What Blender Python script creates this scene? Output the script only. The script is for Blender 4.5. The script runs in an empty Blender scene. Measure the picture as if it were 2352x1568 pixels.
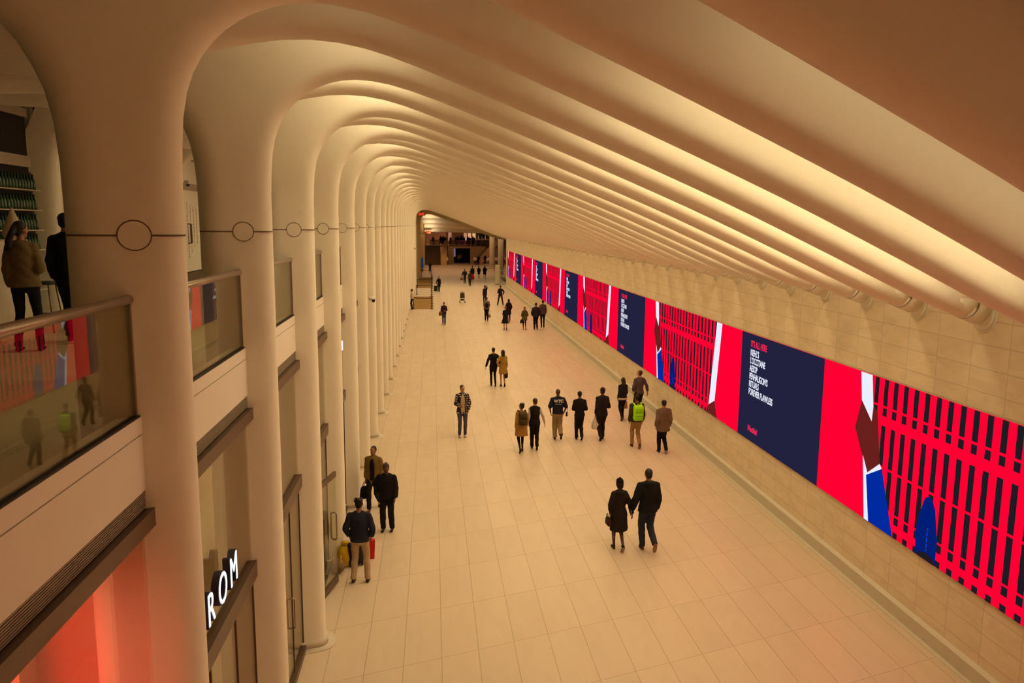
import bpy, bmesh, math, random
from mathutils import Vector, Matrix
random.seed(7)
PI = math.pi
sc = bpy.context.scene
COL = sc.collection
TS = .324                       # the ribs and floor joints run skewed to the corridor
ALPHA = math.atan(TS); CA, SA = math.cos(ALPHA), math.sin(ALPHA)
PITCH = 1.6125
Y0 = 5.97

# ------------------------------------------------------------------ helpers
def obj(name, bm, mat, parent=None, smooth=False, loc=None):
    me = bpy.data.meshes.new(name)
    bmesh.ops.recalc_face_normals(bm, faces=bm.faces)
    bm.to_mesh(me); bm.free()
    for m in (mat if isinstance(mat, (list, tuple)) else [mat]):
        me.materials.append(m)
    if smooth:
        for p in me.polygons: p.use_smooth = True
    o = bpy.data.objects.new(name, me); COL.objects.link(o)
    if parent is not None: o.parent = parent
    if loc is not None: o.location = loc
    return o

def tag(o, label=None, cat=None, group=None, kind=None):
    if label: o['label'] = label
    if cat: o['category'] = cat
    if group: o['group'] = group
    if kind: o['kind'] = kind
    return o

def thing(name, label, cat, loc=(0, 0, 0), rz=0, group=None):
    o = bpy.data.objects.new(name, None); COL.objects.link(o)
    o.empty_display_size = .1
    o.location = loc; o.rotation_euler = (0, 0, rz)
    return tag(o, label, cat, group)

def children(o): return [c for c in list(COL.objects) if c.parent == o]
KIDS = {}
def copy_tree(o, parent=None, loc=None, rz=None, label=None, group=None, kids=None):
    kids = kids if kids is not None else children
    c = o.copy(); COL.objects.link(c); c.parent = parent
    if loc is not None: c.location = loc
    if rz is not None: c.rotation_euler = (0, 0, rz)
    if label: c['label'] = label
    if group: c['group'] = group
    for ch in kids(o):
        copy_tree(ch, c, kids=kids)
    return c

def box(bm, x0, x1, y0, y1, z0, z1, mi=0):
    vs = [bm.verts.new((x, y, z)) for z in (z0, z1) for y in (y0, y1) for x in (x0, x1)]
    for f in ((0,1,3,2),(4,6,7,5),(0,4,5,1),(2,3,7,6),(0,2,6,4),(1,5,7,3)):
        bm.faces.new([vs[i] for i in f]).material_index = mi
    return vs

def bbox(x0, x1, y0, y1, z0, z1, bev=.01, seg=2):
    bm = bmesh.new(); box(bm, x0, x1, y0, y1, z0, z1)
    bmesh.ops.bevel(bm, geom=list(bm.edges), offset=bev, segments=seg, affect='EDGES', profile=.5)
    return bm

def B(*a, mi=0):
    bm = bmesh.new(); box(bm, *a, mi=mi); return bm

def frame_of(d):
    d = d.normalized()
    a = Vector((0, 0, 1)) if abs(d.z) < .9 else Vector((0, 1, 0))
    u = d.cross(a).normalized(); v = d.cross(u).normalized()
    return u, v

def tube(bm, pts, radii, seg=10, flat=1.0, cap=True, up=None, mi=0):
    """closed tube along pts; radii number, list, or list of (ru, rv)"""
    pts = [Vector(p) for p in pts]
    n = len(pts)
    if not isinstance(radii, (list, tuple)): radii = [radii]*n
    rings = []
    for i, p in enumerate(pts):
        d = (pts[min(i+1, n-1)] - pts[max(i-1, 0)])
        if up is not None:
            v = Vector(up); u = d.cross(v).normalized(); v = u.cross(d).normalized()
        else:
            u, v = frame_of(d)
        r = radii[i]
        ru, rv = r if isinstance(r, (tuple, list)) else (r, r*flat)
        rings.append([bm.verts.new(p + u*ru*math.cos(a) + v*rv*math.sin(a)) for a in [2*PI*j/seg for j in range(seg)]])
    for a, b in zip(rings, rings[1:]):
        for j in range(seg):
            bm.faces.new((a[j], a[(j+1) % seg], b[(j+1) % seg], b[j])).material_index = mi
    if cap:
        bm.faces.new(rings[0][::-1]).material_index = mi; bm.faces.new(rings[-1]).material_index = mi
    return rings

def capsule(bm, p0, p1, r0, r1, seg=10, flat=1.0, mi=0):
    p0 = Vector(p0); p1 = Vector(p1); d = (p1-p0)
    L = max(d.length, 1e-4); d = d/L
    pts = []; rs = []
    for a in (80, 50, 20):
        c = math.radians(a); pts.append(p0 - d*r0*math.sin(c)); rs.append(r0*math.cos(c))
    for t in (.0, .5, 1.):
        pts.append(p0.lerp(p1, t)); rs.append(r0+(r1-r0)*t)
    for a in (20, 50, 80):
        c = math.radians(a); pts.append(p1 + d*r1*math.sin(c)); rs.append(r1*math.cos(c))
    tube(bm, pts, rs, seg, flat, mi=mi)

def rings(bm, secs, seg=20, mi=0, power=1.0):
    """loft of ellipse sections (cx,cy,z,rx,ry)"""
    rr = []
    for cx, cy, z, rx, ry in secs:
        rr.append([bm.verts.new((cx+rx*math.copysign(abs(math.cos(a))**power, math.cos(a)),
                                 cy+ry*math.copysign(abs(math.sin(a))**power, math.sin(a)), z))
                   for a in [2*PI*j/seg for j in range(seg)]])
    for a, b in zip(rr, rr[1:]):
        for j in range(seg):
            bm.faces.new((a[j], a[(j+1) % seg], b[(j+1) % seg], b[j])).material_index = mi
    bm.faces.new(rr[0][::-1]).material_index = mi; bm.faces.new(rr[-1]).material_index = mi

def ell(bm, c, r, seg=14, mi=0, rot=None):
    res = bmesh.ops.create_uvsphere(bm, u_segments=seg, v_segments=max(6, seg//2+1), radius=1)
    M = Matrix.Translation(Vector(c)) @ (rot.to_4x4() if rot is not None else Matrix()) @ Matrix.Diagonal((r[0], r[1], r[2], 1))
    bmesh.ops.transform(bm, matrix=M, verts=res['verts'])
    for v in res['verts']:
        for f in v.link_faces: f.material_index = mi

def prism(bm, poly, axis, a, b, mi=0):
    """poly of 2D points extruded along axis between a and b"""
    def P(p, t):
        return {'x': (t, p[0], p[1]), 'y': (p[0], t, p[1]), 'z': (p[0], p[1], t)}[axis]
    v0 = [bm.verts.new(P(p, a)) for p in poly]; v1 = [bm.verts.new(P(p, b)) for p in poly]
    bm.faces.new(v0).material_index = mi; bm.faces.new(v1[::-1]).material_index = mi
    n = len(poly)
    for i in range(n):
        bm.faces.new((v0[i], v1[i], v1[(i+1) % n], v0[(i+1) % n])).material_index = mi

def text_mesh(name, s, size, mat, parent=None, extrude=.004, bold=0., shear=0., align='LEFT', xs=1.0):
    cu = bpy.data.curves.new(name, 'FONT'); cu.body = s; cu.size = size; cu.extrude = extrude
    cu.offset = bold; cu.shear = shear; cu.align_x = align; cu.resolution_u = 4
    t = bpy.data.objects.new(name, cu); COL.objects.link(t)
    dg = bpy.context.evaluated_depsgraph_get()
    me = bpy.data.meshes.new_from_object(t.evaluated_get(dg))
    bpy.data.objects.remove(t); bpy.data.curves.remove(cu)
    me.materials.clear(); me.materials.append(mat); me.name = name
    for v in me.vertices: v.co.x *= xs
    o = bpy.data.objects.new(name, me); COL.objects.link(o)
    if parent is not None: o.parent = parent
    return o

# ------------------------------------------------------------------ materials
class NT:
    def __init__(s, name):
        s.m = bpy.data.materials.new(name); s.m.use_nodes = True
        s.t = s.m.node_tree; s.t.nodes.clear()
        s.out = s.n('ShaderNodeOutputMaterial')
    def n(s, ty, **kw):
        x = s.t.nodes.new(ty)
        for k, v in kw.items(): setattr(x, k, v)
        return x
    def l(s, a, b): s.t.links.new(a, b)
    def put(s, sock, v):
        if isinstance(v, bpy.types.NodeSocket): s.l(v, sock)
        else: sock.default_value = v
    def math(s, op, a, b=0., c=0.):
        x = s.n('ShaderNodeMath', operation=op); s.put(x.inputs[0], a); s.put(x.inputs[1], b); s.put(x.inputs[2], c)
        return x.outputs[0]
    def mix(s, f, a, b):
        x = s.n('ShaderNodeMix', data_type='RGBA'); s.put(x.inputs[0], f)
        s.put(x.inputs[6], a); s.put(x.inputs[7], b); return x.outputs[2]
    def coords(s):
        tc = s.n('ShaderNodeTexCoord'); sp = s.n('ShaderNodeSeparateXYZ'); s.l(tc.outputs['Object'], sp.inputs[0])
        return tc.outputs['Object'], sp.outputs[0], sp.outputs[1], sp.outputs[2]
    def noise(s, vec, scale, detail=3, rough=.5, dist=0.):
        x = s.n('ShaderNodeTexNoise'); s.l(vec, x.inputs['Vector'])
        x.inputs['Scale'].default_value = scale; x.inputs['Detail'].default_value = detail
        x.inputs['Roughness'].default_value = rough; x.inputs['Distortion'].default_value = dist
        return x.outputs['Fac']
    def maprange(s, v, a, b, c, d):
        x = s.n('ShaderNodeMapRange'); s.put(x.inputs[0], v)
        for i, q in enumerate((a, b, c, d)): x.inputs[i+1].default_value = q
        return x.outputs[0]
    def principled(s, col, rough=.6, spec=.3, metal=0., bump=None, bstr=.1, bdist=.02, coat=0., sheen=0.):
        p = s.n('ShaderNodeBsdfPrincipled'); s.put(p.inputs['Base Color'], col); s.put(p.inputs['Roughness'], rough)
        p.inputs['Specular IOR Level'].default_value = spec; p.inputs['Metallic'].default_value = metal
        p.inputs['Coat Weight'].default_value = coat; p.inputs['Sheen Weight'].default_value = sheen
        if bump is not None:
            b = s.n('ShaderNodeBump'); b.inputs['Strength'].default_value = bstr; b.inputs['Distance'].default_value = bdist
            s.l(bump, b.inputs['Height']); s.l(b.outputs[0], p.inputs['Normal'])
        s.l(p.outputs[0], s.out.inputs[0]); return s.m

def c4(c): return (c[0], c[1], c[2], 1.)
MC = {}
def plain(name, col, rough=.6, spec=.3, metal=0., var=.08, scale=14., bstr=.06):
    key = (name, tuple(col))
    if key in MC: return MC[key]
    t = NT(name); v, x, y, z = t.coords()
    f = t.noise(v, scale, 3)
    a = c4([q*(1-var) for q in col]); b = c4([min(1, q*(1+var)) for q in col])
    MC[key] = t.principled(t.mix(f, a, b), rough, spec, metal, bump=f if bstr else None, bstr=bstr)
    return MC[key]

def cloth(col, rough=.9):
    return plain('cloth', col, rough, .15, 0, .18, 38., .25)
def skinm(col): return plain('skin', col, .55, .3, 0, .06, 20., .05)
def hairm(col): return plain('hair', col, .5, .3, 0, .3, 60., .4)

def emis(name, col, s):
    key = (name, tuple(col), s)
    if key in MC: return MC[key]
    t = NT(name); e = t.n('ShaderNodeEmission'); e.inputs[0].default_value = c4(col); e.inputs[1].default_value = s
    t.l(e.outputs[0], t.out.inputs[0]); MC[key] = t.m; return t.m

def glassm(name, tint=(.93, .93, .86), base=.04, rough=.01):
    t = NT(name)
    tr = t.n('ShaderNodeBsdfTransparent'); tr.inputs[0].default_value = c4(tint)
    gl = t.n('ShaderNodeBsdfGlossy'); gl.inputs['Roughness'].default_value = rough
    lw = t.n('ShaderNodeLayerWeight'); lw.inputs[0].default_value = .5
    f = t.math('ADD', t.math('MULTIPLY', t.math('POWER', lw.outputs['Facing'], 5.), .9), .028+base)
    mx = t.n('ShaderNodeMixShader'); t.l(f, mx.inputs[0]); t.l(tr.outputs[0], mx.inputs[1]); t.l(gl.outputs[0], mx.inputs[2])
    t.l(mx.outputs[0], t.out.inputs[0]); return t.m

def plaster_mat():
    t = NT('white_plaster'); v, x, y, z = t.coords()
    g = t.noise(v, 7, 2, .6)
    col = t.mix(g, (.82, .77, .625, 1), (.87, .82, .67, 1))
    return t.principled(col, .62, .25, bump=g, bstr=.12, bdist=.02)

def grid_mat(name, floor):
    t = NT(name); v, x, y, z = t.coords()
    if floor:
        u = t.math('DIVIDE', t.math('SUBTRACT', x, .11), .605)
        w = t.math('DIVIDE', t.math('SUBTRACT', t.math('SUBTRACT', y, 11.78-.11*TS), t.math('MULTIPLY', x, TS)), 1.64)
        ju, jw = .0035/.605*1.6, .0032/1.64*1.6
    else:
        u = t.math('DIVIDE', t.math('SUBTRACT', y, 11.16), .808)
        w = t.math('DIVIDE', t.math('SUBTRACT', z, 5.18), .363)
        ju, jw = .006/.808, .006/.363
    def joint(q, h):
        fr = t.math('FRACT', q); d = t.math('MINIMUM', fr, t.math('SUBTRACT', 1., fr))
        return t.maprange(d, h*.6, h*1.8, 1., 0.)
    j = t.math('MAXIMUM', joint(u, ju), joint(w, jw))
    cid = t.n('ShaderNodeCombineXYZ'); t.l(t.math('FLOOR', u), cid.inputs[0]); t.l(t.math('FLOOR', w), cid.inputs[1])
    wn = t.n('ShaderNodeTexWhiteNoise', noise_dimensions='3D'); t.l(cid.outputs[0], wn.inputs['Vector'])
    # veins: stretched noise shifted tile by tile
    off = t.n('ShaderNodeVectorMath', operation='MULTIPLY_ADD'); t.l(wn.outputs['Color'], off.inputs[0])
    off.inputs[1].default_value = (7, 7, 7); t.l(v, off.inputs[2])
    mp = t.n('ShaderNodeMapping'); t.l(off.outputs[0], mp.inputs[0])
    mp.inputs['Rotation'].default_value = (0, 0, .5) if floor else (.5, 0, 0)
    mp.inputs['Scale'].default_value = (1.3, .35, 1) if floor else (1, .6, 1.8)
    veins = t.noise(mp.outputs[0], 2.4, 4, .62, .8)
    vmask = t.maprange(veins, .42, .62, 0., 1.)
    if floor: a, b, dark = (.665, .53, .375, 1), (.61, .48, .335, 1), (.34, .245, .14, 1)
    else: a, b, dark = (.82, .68, .475, 1), (.70, .565, .385, 1), (.38, .28, .17, 1)
    c = t.mix(t.math('MULTIPLY', vmask, .4 if floor else .6), a, b)
    vv = t.maprange(wn.outputs['Value'], 0, 1, .965, 1.02)
    hs = t.n('ShaderNodeHueSaturation'); t.l(c, hs.inputs['Color']); t.l(vv, hs.inputs['Value'])
    c = t.mix(t.math('MULTIPLY', j, .7 if floor else .42), hs.outputs[0], dark)
    r = t.maprange(veins, .3, .7, .30, .42) if floor else t.maprange(veins, .3, .7, .5, .65)
    return t.principled(c, r, .40 if floor else .3)

M_PL = plaster_mat()
M_FLOOR = grid_mat('floor_marble', True)
M_WALL = grid_mat('wall_marble', False)
M_TRIM = plain('beige_stone', (.62, .55, .41), .5, .3, 0, .06, 6)
M_PANEL = plain('white_panel', (.80, .74, .63), .5, .35, 0, .02, 3, 0)
M_GROOVE = plain('dark_groove', (.16, .11, .07), .8, .1, 0, .05, 5, 0)
M_BRONZE = plain('brown_metal', (.15, .098, .068), .42, .4, .55, .06, 8, 0)
M_LOUVER = plain('grey_louver', (.36, .29, .22), .5, .3, .4, .05, 8, 0)
M_STEEL = plain('brushed_steel', (.38, .31, .25), .35, .5, .8, .05, 30, 0)
M_BLACK = plain('black_paint', (.018, .016, .015), .5, .3, 0, .1, 10, 0)
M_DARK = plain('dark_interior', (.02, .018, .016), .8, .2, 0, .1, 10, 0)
M_GLASS = glassm('railing_glass', (.86, .86, .76), .0)
M_GLASS2 = glassm('shopfront_glass', (.90, .88, .80), .01)
M_SHOPW = plain('shop_paper', (.62, .52, .36), .85, .1, 0, .05, 2, 0)

# ------------------------------------------------------------------ camera
cam = bpy.data.cameras.new('camera'); cam.sensor_width = 36; cam.lens = 1797*36/2352
cam.clip_end = 400; cam.clip_start = .05
co = bpy.data.objects.new('camera', cam); COL.objects.link(co)
R = [[0.99488014, -0.00706956, 0.1008143], [-0.10075744, -0.1467554, 0.98402784], [0.0078384, -0.98914755, -0.14671635]]
# columns = image right, image down, view direction in world axes
right = Vector((R[0][0], R[1][0], R[2][0])); down = Vector((R[0][1], R[1][1], R[2][1])); fwd = Vector((R[0][2], R[1][2], R[2][2]))
Mx = Matrix((right, -down, -fwd)).transposed().to_4x4(); Mx.translation = Vector((0, 0, 6.9))
co.matrix_world = Mx
sc.camera = co
cy = sc.cycles; cy.use_adaptive_sampling = True; cy.adaptive_threshold = .11; cy.adaptive_min_samples = 16
cy.max_bounces = 6; cy.diffuse_bounces = 4; cy.glossy_bounces = 3; cy.transmission_bounces = 2; cy.transparent_max_bounces = 10
sc.view_settings.view_transform = 'Standard'; sc.view_settings.look = 'None'
sc.view_settings.gamma = 1; sc.view_settings.use_curve_mapping = False
# ------------------------------------------------------------------ people
def remesh(name, bm, mats, parent, vox, smooth_it=4, wr=0., extra=None):
    """union of overlapping closed volumes as one continuous skin"""
    me = bpy.data.meshes.new(name); bmesh.ops.recalc_face_normals(bm, faces=bm.faces); bm.to_mesh(me); bm.free()
    t = bpy.data.objects.new(name, me); COL.objects.link(t)
    m = t.modifiers.new('r', 'REMESH'); m.mode = 'VOXEL'; m.voxel_size = vox; m.use_smooth_shade = True
    if smooth_it:
        k = t.modifiers.new('s', 'SMOOTH'); k.factor = .5; k.iterations = smooth_it
    dg = bpy.context.evaluated_depsgraph_get()
    me2 = bpy.data.meshes.new_from_object(t.evaluated_get(dg)); me2.name = name
    bpy.data.objects.remove(t); bpy.data.meshes.remove(me)
    if wr:
        rnd = random.Random(len(me2.vertices)); a, b, c = rnd.random()*9, rnd.random()*9, rnd.random()*9
        for v in me2.vertices:
            q = v.co
            w = math.sin(q.z*46+a+4*math.sin(q.x*11+b))*.5+math.sin(q.z*21+q.x*17+c+3*math.sin(q.y*9))*.6
            v.co = q + v.normal*(w*wr)
    me2.materials.clear()
    for x in mats: me2.materials.append(x)
    if extra is not None:
        b2 = bmesh.new(); b2.from_mesh(me2)
        extra(b2); b2.to_mesh(me2); b2.free()
    for p in me2.polygons: p.use_smooth = True
    o = bpy.data.objects.new(name, me2); COL.objects.link(o); o.parent = parent
    return o

def ik(a, b, l1, l2, bend):
    a = Vector(a); b = Vector(b); d = b-a; L = d.length
    if L > (l1+l2)*.998: b = a + d*((l1+l2)*.998/L); d = b-a; L = d.length
    d.normalize(); x = (l1*l1 - l2*l2 + L*L)/(2*L); h = math.sqrt(max(l1*l1-x*x, 0))
    bv = Vector(bend); bv = (bv - d*bv.dot(d))
    if bv.length < 1e-4: bv = Vector((0, 1, 0))
    return a + d*x + bv.normalized()*h, b

C_BLK = (.014, .012, .011); C_NAVY = (.018, .022, .04); C_JEAN = (.07, .085, .13); C_KHAKI = (.42, .30, .16)
C_HAIR = (.02, .012, .008); C_SKIN = (.48, .25, .14); C_SKIN_D = (.11, .05, .028); C_SKIN_M = (.30, .14, .075)

ARMS = {   # wrist from shoulder (out, forward, up) and elbow bend (out, forward, up)
    'down': ((.035, .05, -.505), (.15, -1, 0)),
    'fwd': ((.02, .20, -.45), (.1, -1, -.3)),
    'back': ((.05, -.17, -.48), (.2, -1, 0)),
    'front': ((-.09, .24, -.30), (.5, -.8, -.5)),
    'belly': ((-.06, .20, -.31), (.55, -.9, -.3)),
    'pocket': ((.035, .08, -.47), (.7, -1, 0)),
    'phone': ((-.07, .27, -.14), (.4, -.3, -1)),
    'out': ((.17, -.02, -.49), (.3, -1, 0)),
    'hipback': ((.05, -.07, -.42), (.8, -.8, 0)),
    'hold': ((-.14, .22, -.10), (.4, 0, -1)),
}

def person(label, loc, face=0., H=1.75, fem=False, legs=('stand', .16), arms=('down', 'down'), skin=C_SKIN,
           top=('jacket', C_BLK), hem=.86, flare=1.0, sleeve=1.0, thick=.018, bottom=C_BLK, bot='trousers', legw=1.0,
           shoe=(.03, .02, .015), hair=('short', C_HAIR), yaw=0., nod=0., lean=0., detail=1, group=None,
           hood=False, tee=None, hat=None, collar=False, sole=None, gid='person', wide=1.0, cuff=None):
    """stands facing +Y of its own frame; face turns it about Z (degrees)"""
    k = H/1.75
    root = thing('person', label, 'person', loc, math.radians(face), group)
    vox = {2: .013, 1: .017, 0: .03}[detail]
    seg = 12 if detail else 8
    # ---- joints
    st, amt = legs
    hz = .915
    if st == 'walk':      # amt>0 left foot ahead
        s = abs(amt); L, Rr = (1, -1) if amt > 0 else (-1, 1)
        feet = {'L': (-.075, L*s*.5, .0 if L > 0 else .07), 'R': (.075, Rr*s*.5, .0 if Rr > 0 else .07)}
        hz = .915 - s*s*.18
    elif st == 'kick':    # amt>0 right foot lifted behind, else left
        feet = {'L': (-.075, .06, 0), 'R': (.075, -.28, .17)} if amt > 0 else {'L': (-.075, -.28, .17), 'R': (.075, .06, 0)}
        hz = .905
    else:
        feet = {'L': (-amt/2-.01, .0, 0), 'R': (amt/2+.01, .03, 0)}
    hipx = .088 if not fem else .085
    shx = (.160 if not fem else .138)*wide
    sz = 1.40
    ln = math.radians(lean)
    def T(x, y, z):       # torso lean about the hips
        dz = z-hz; return Vector((x, y*1.0 + math.sin(ln)*dz, hz + math.cos(ln)*dz - y*math.sin(ln)*.0))
    drop = hz-.915
    J = {}
    for sd, sg in (('L', -1), ('R', 1)):
        fx, fy, lift = feet[sd]
        hip = Vector((sg*hipx, 0, hz)); ank = Vector((fx, fy-.02, .085+lift))
        knee, ank = ik(hip, ank, .43, .42, (0, 1, 0))
        J['hip'+sd], J['knee'+sd], J['ank'+sd], J['lift'+sd] = hip, knee, ank, lift
        w, bd = ARMS[arms[0 if sd == 'L' else 1]]
        sh = T(sg*shx, 0, sz+drop)
        wr = sh + Vector((sg*w[0], w[1], w[2])); el, wr = ik(sh, wr, .285, .25, (sg*bd[0], bd[1], bd[2]))
        J['sh'+sd], J['el'+sd], J['wr'+sd] = sh, el, wr
    nb = T(0, -.01, 1.47+drop); hc = T(0, .02, 1.635+drop) + Vector((0, math.sin(ln)*.03, 0))
    HR = Matrix.Rotation(math.radians(yaw), 3, 'Z') @ Matrix.Rotation(-math.radians(nod), 3, 'X')
    def Hd(x, y, z): return hc + HR @ Vector((x, y, z))
    S = Matrix.Scale(k, 4)
    def fin(bm): bmesh.ops.transform(bm, matrix=S, verts=bm.verts)
    # ---- body, one continuous skin
    bm = bmesh.new()
    ell(bm, Hd(0, -.008, .025), (.074, .092, .088), 16, rot=HR)
    ell(bm, Hd(0, .022, -.045), (.056, .062, .072), 14, rot=HR)
    ell(bm, Hd(0, .058, -.088), (.026, .022, .02), 8, rot=HR)                   # chin
    if detail:
        capsule(bm, Hd(0, .082, .012), Hd(0, .106, -.022), .009, .015, 8)       # nose
        for sg in (-1, 1): ell(bm, Hd(sg*.076, -.004, -.012), (.010, .020, .032), 8, rot=HR)
        ell(bm, Hd(0, .078, .035), (.05, .016, .012), 8, rot=HR)                # brow
    capsule(bm, nb, Hd(0, -.015, -.05), .056 if not fem else .047, .052 if not fem else .044, seg)
    tw = 1.0*wide if not fem else .9*wide
    secs = [(.0, .0, hz-.11, .10, .08), (0, -.01, hz-.05, .155, .105), (0, -.01, hz+.03, .158, .105), (0, 0, hz+.16, .125*tw, .088),
            (0, 0, hz+.33, .145*tw, .105), (0, 0, hz+.43, .150*tw, .098), (0, -.005, hz+.50, .128*tw, .075), (0, -.01, hz+.555, .065, .05)]
    def torso(bm, grow, z0=None, z1=None, fl=1.0, seg=22):
        ss = []
        for cx, cy, z, rx, ry in secs:
            if z0 is not None and (z < z0 or z < hz): continue
            if z1 is not None and z > z1: continue
            ss.append((z, rx, ry))
        if z0 is not None:
            zb = ss[0][0]; rx0, ry0 = .165*fl, .118*fl
            if z0 < zb-.005: ss.insert(0, (z0, max(rx0, ss[0][1]*fl), max(ry0, ss[0][2]*fl)))
        rr = []
        for z, rx, ry in ss:
            c = T(0, -.005, z)
            rr.append([bm.verts.new((c.x+(rx+grow)*math.cos(a), c.y+(ry+grow)*math.sin(a), c.z)) for a in [2*PI*j/seg for j in range(seg)]])
        for a, b in zip(rr, rr[1:]):
            for j in range(seg): bm.faces.new((a[j], a[(j+1) % seg], b[(j+1) % seg], b[j]))
        bm.faces.new(rr[0][::-1]); bm.faces.new(rr[-1])
    torso(bm, 0)
    fw = .9 if fem else 1.0
    for sd, sg in (('L', -1), ('R', 1)):
        capsule(bm, J['hip'+sd], J['knee'+sd], .082*fw, .055*fw, seg)
        capsule(bm, J['knee'+sd], J['ank'+sd], .054*fw, .036*fw, seg)
        capsule(bm, J['knee'+sd].lerp(J['ank'+sd], .12)+Vector((0, -.012, 0)), J['knee'+sd].lerp(J['ank'+sd], .5)+Vector((0, -.008, 0)), .052*fw, .045*fw, seg)
        capsule(bm, J['ank'+sd]+Vector((0, -.02, -.035)), J['ank'+sd]+Vector((0, .12, -.05)), .03, .024, 8)
        capsule(bm, J['sh'+sd], J['el'+sd], .048*fw, .038*fw, seg)
        capsule(bm, J['el'+sd], J['wr'+sd], .037*fw, .026*fw, seg)
        d = (J['wr'+sd]-J['el'+sd]).normalized()
        if d.z < -.6: d = (d + Vector((0, .06, -.25))).normalized()
        J['hd'+sd] = d
        inw = Vector((-sg, 0, 0)); inw = (inw - d*inw.dot(d)).normalized()     # palm normal
        across = d.cross(inw).normalized()
        if across.y < 0: across = -across                                       # towards the thumb
        J['ac'+sd], J['pn'+sd] = across, inw
        p0 = J['wr'+sd]
        tube(bm, [p0, p0+d*.03, p0+d*.075, p0+d*.09], [(.02, .026), (.018, .036), (.015, .041), (.012, .036)], 10, up=across)
    fin(bm)
    def fingers(b2):
        for sd in 'LR':
            d, ac, pn, p0 = J['hd'+sd], J['ac'+sd], J['pn'+sd], J['wr'+sd]
            n0 = len(b2.verts)
            for i, (off, ln_) in enumerate(((.028, .068), (.010, .076), (-.009, .070), (-.027, .054))):
                r0 = .0085*(1 if i < 3 else .88)
                q0 = p0 + d*.078 + ac*off; q1 = q0 + d*ln_*.5 + pn*.006; q2 = q1 + (d*.86+pn*.45).normalized()*ln_*.32
                q3 = q2 + (d*.6+pn*.75).normalized()*ln_*.28
                tube(b2, [q0, q1, q2, q3, q3+(q3-q2).normalized()*.004], [r0, r0*.97, r0*.9, r0*.78, r0*.3], 7)
            t0 = p0 + d*.022 + ac*.03; t1 = t0 + (d*.7+ac*.75+pn*.25).normalized()*.036; t2 = t1 + (d*.9+ac*.2+pn*.35).normalized()*.03
            tube(b2, [t0-ac*.012, t1, t2, t2+(t2-t1).normalized()*.006], [.011, .0095, .0085, .003], 7)
            b2.verts.ensure_lookup_table()
            for v in b2.verts[n0:]: v.co = v.co*k
        if detail:     # eyes, brows and mouth sit in the face
            n0 = len(b2.verts)
            for sg in (-1, 1):
                ell(b2, Hd(sg*.03, .0815, .006), (.014, .008, .008), 8, mi=1, rot=HR)
                ell(b2, Hd(sg*.03, .089, .005), (.006, .004, .006), 6, mi=2, rot=HR)
                ell(b2, Hd(sg*.031, .086, .030), (.020, .007, .0045), 8, mi=2, rot=HR)
            ell(b2, Hd(0, .083, -.052), (.022, .007, .006), 8, mi=3, rot=HR)
            b2.verts.ensure_lookup_table()
            for v in b2.verts[n0:]: v.co = v.co*k
    sk = skinm(skin)
    remesh('body', bm, [sk, plain('eye_white', (.6, .55, .5), .3), hairm(C_HAIR), plain('lips', [c*.6 for c in skin], .5)], root, vox, 2,
           extra=fingers if detail else None)
    # ---- trousers / tights / skirt
    if bot in ('trousers', 'tights'):
        bm = bmesh.new(); g = (.012 if bot == 'trousers' else .004)
        lw = legw
        torso(bm, g, z1=hz+.17)
        for sd in 'LR':
            h, kn, an = J['hip'+sd], J['knee'+sd], J['ank'+sd]
            capsule(bm, h, kn, (.086*fw+g), (.058*fw+g)*lw, seg)
            e = an + (kn-an).normalized()*(-.015)
            m1 = kn.lerp(an, .25) + Vector((0, -.012, 0))
            if bot == 'trousers':
                tube(bm, [kn+(h-kn).normalized()*.02, m1, kn.lerp(an, .6), e], [(.058*fw+g)*lw, (.060*fw+g)*lw, (.052*fw+g)*lw, (.048*fw+g)*lw], seg)
            else:
                tube(bm, [kn+(h-kn).normalized()*.02, m1, kn.lerp(an, .6), e], [.058*fw, .058*fw, .044*fw, .036*fw], seg)
        fin(bm)
        remesh('trousers' if bot == 'trousers' else 'tights', bm, [cloth(bottom)], root, vox, 2, wr=.004*k if detail and bot == 'trousers' else 0)
    elif bot == 'skirt':
        bm = bmesh.new()
        torso(bm, .012, z0=.50, z1=hz+.17, fl=flare)
        fin(bm); remesh('skirt', bm, [cloth(bottom)], root, vox, 2, wr=.004*k)
    # ---- shoes
    for sd in 'LR':
        an = J['ank'+sd]; lift = J['lift'+sd]; bm = bmesh.new()
        pit = 0 if lift < .02 else (.75 if lift < .1 else 1.15)
        d = Vector((0, math.cos(pit), -math.sin(pit))); u = Vector((0, math.sin(pit), math.cos(pit)))
        heel = an - u*.055 - d*.035
        base = heel - u*.002
        if pit == 0: base.z = .03
        pts = [base-d*.022, base, base+d*.06, base+d*.13, base+d*.185, base+d*.212]
        tube(bm, pts, [(.018, .014), (.034, .028), (.036, .030), (.043, .024), (.034, .020), (.014, .009)], 12, up=u)
        capsule(bm, base+d*.02, an+u*.0, .034, .040, 10)
        fin(bm)
        o = remesh('shoe', bm, [cloth(shoe)], root, max(vox*.8, .010), 1)
        if sole is not None:
            bm = bmesh.new(); tube(bm, [q-u*.017 for q in pts], [(.018, .008), (.035, .012), (.036, .012), (.043, .011), (.034, .009), (.014, .006)], 12, up=u)
            fin(bm); obj('sole', bm, plain('shoe_sole', sole, .8), o, True)
    # ---- top garment
    kind, col = top
    bm = bmesh.new(); g = thick
    torso(bm, g, z0=hem, z1=2.0, fl=1.0 if bot == 'skirt' else flare)
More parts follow.
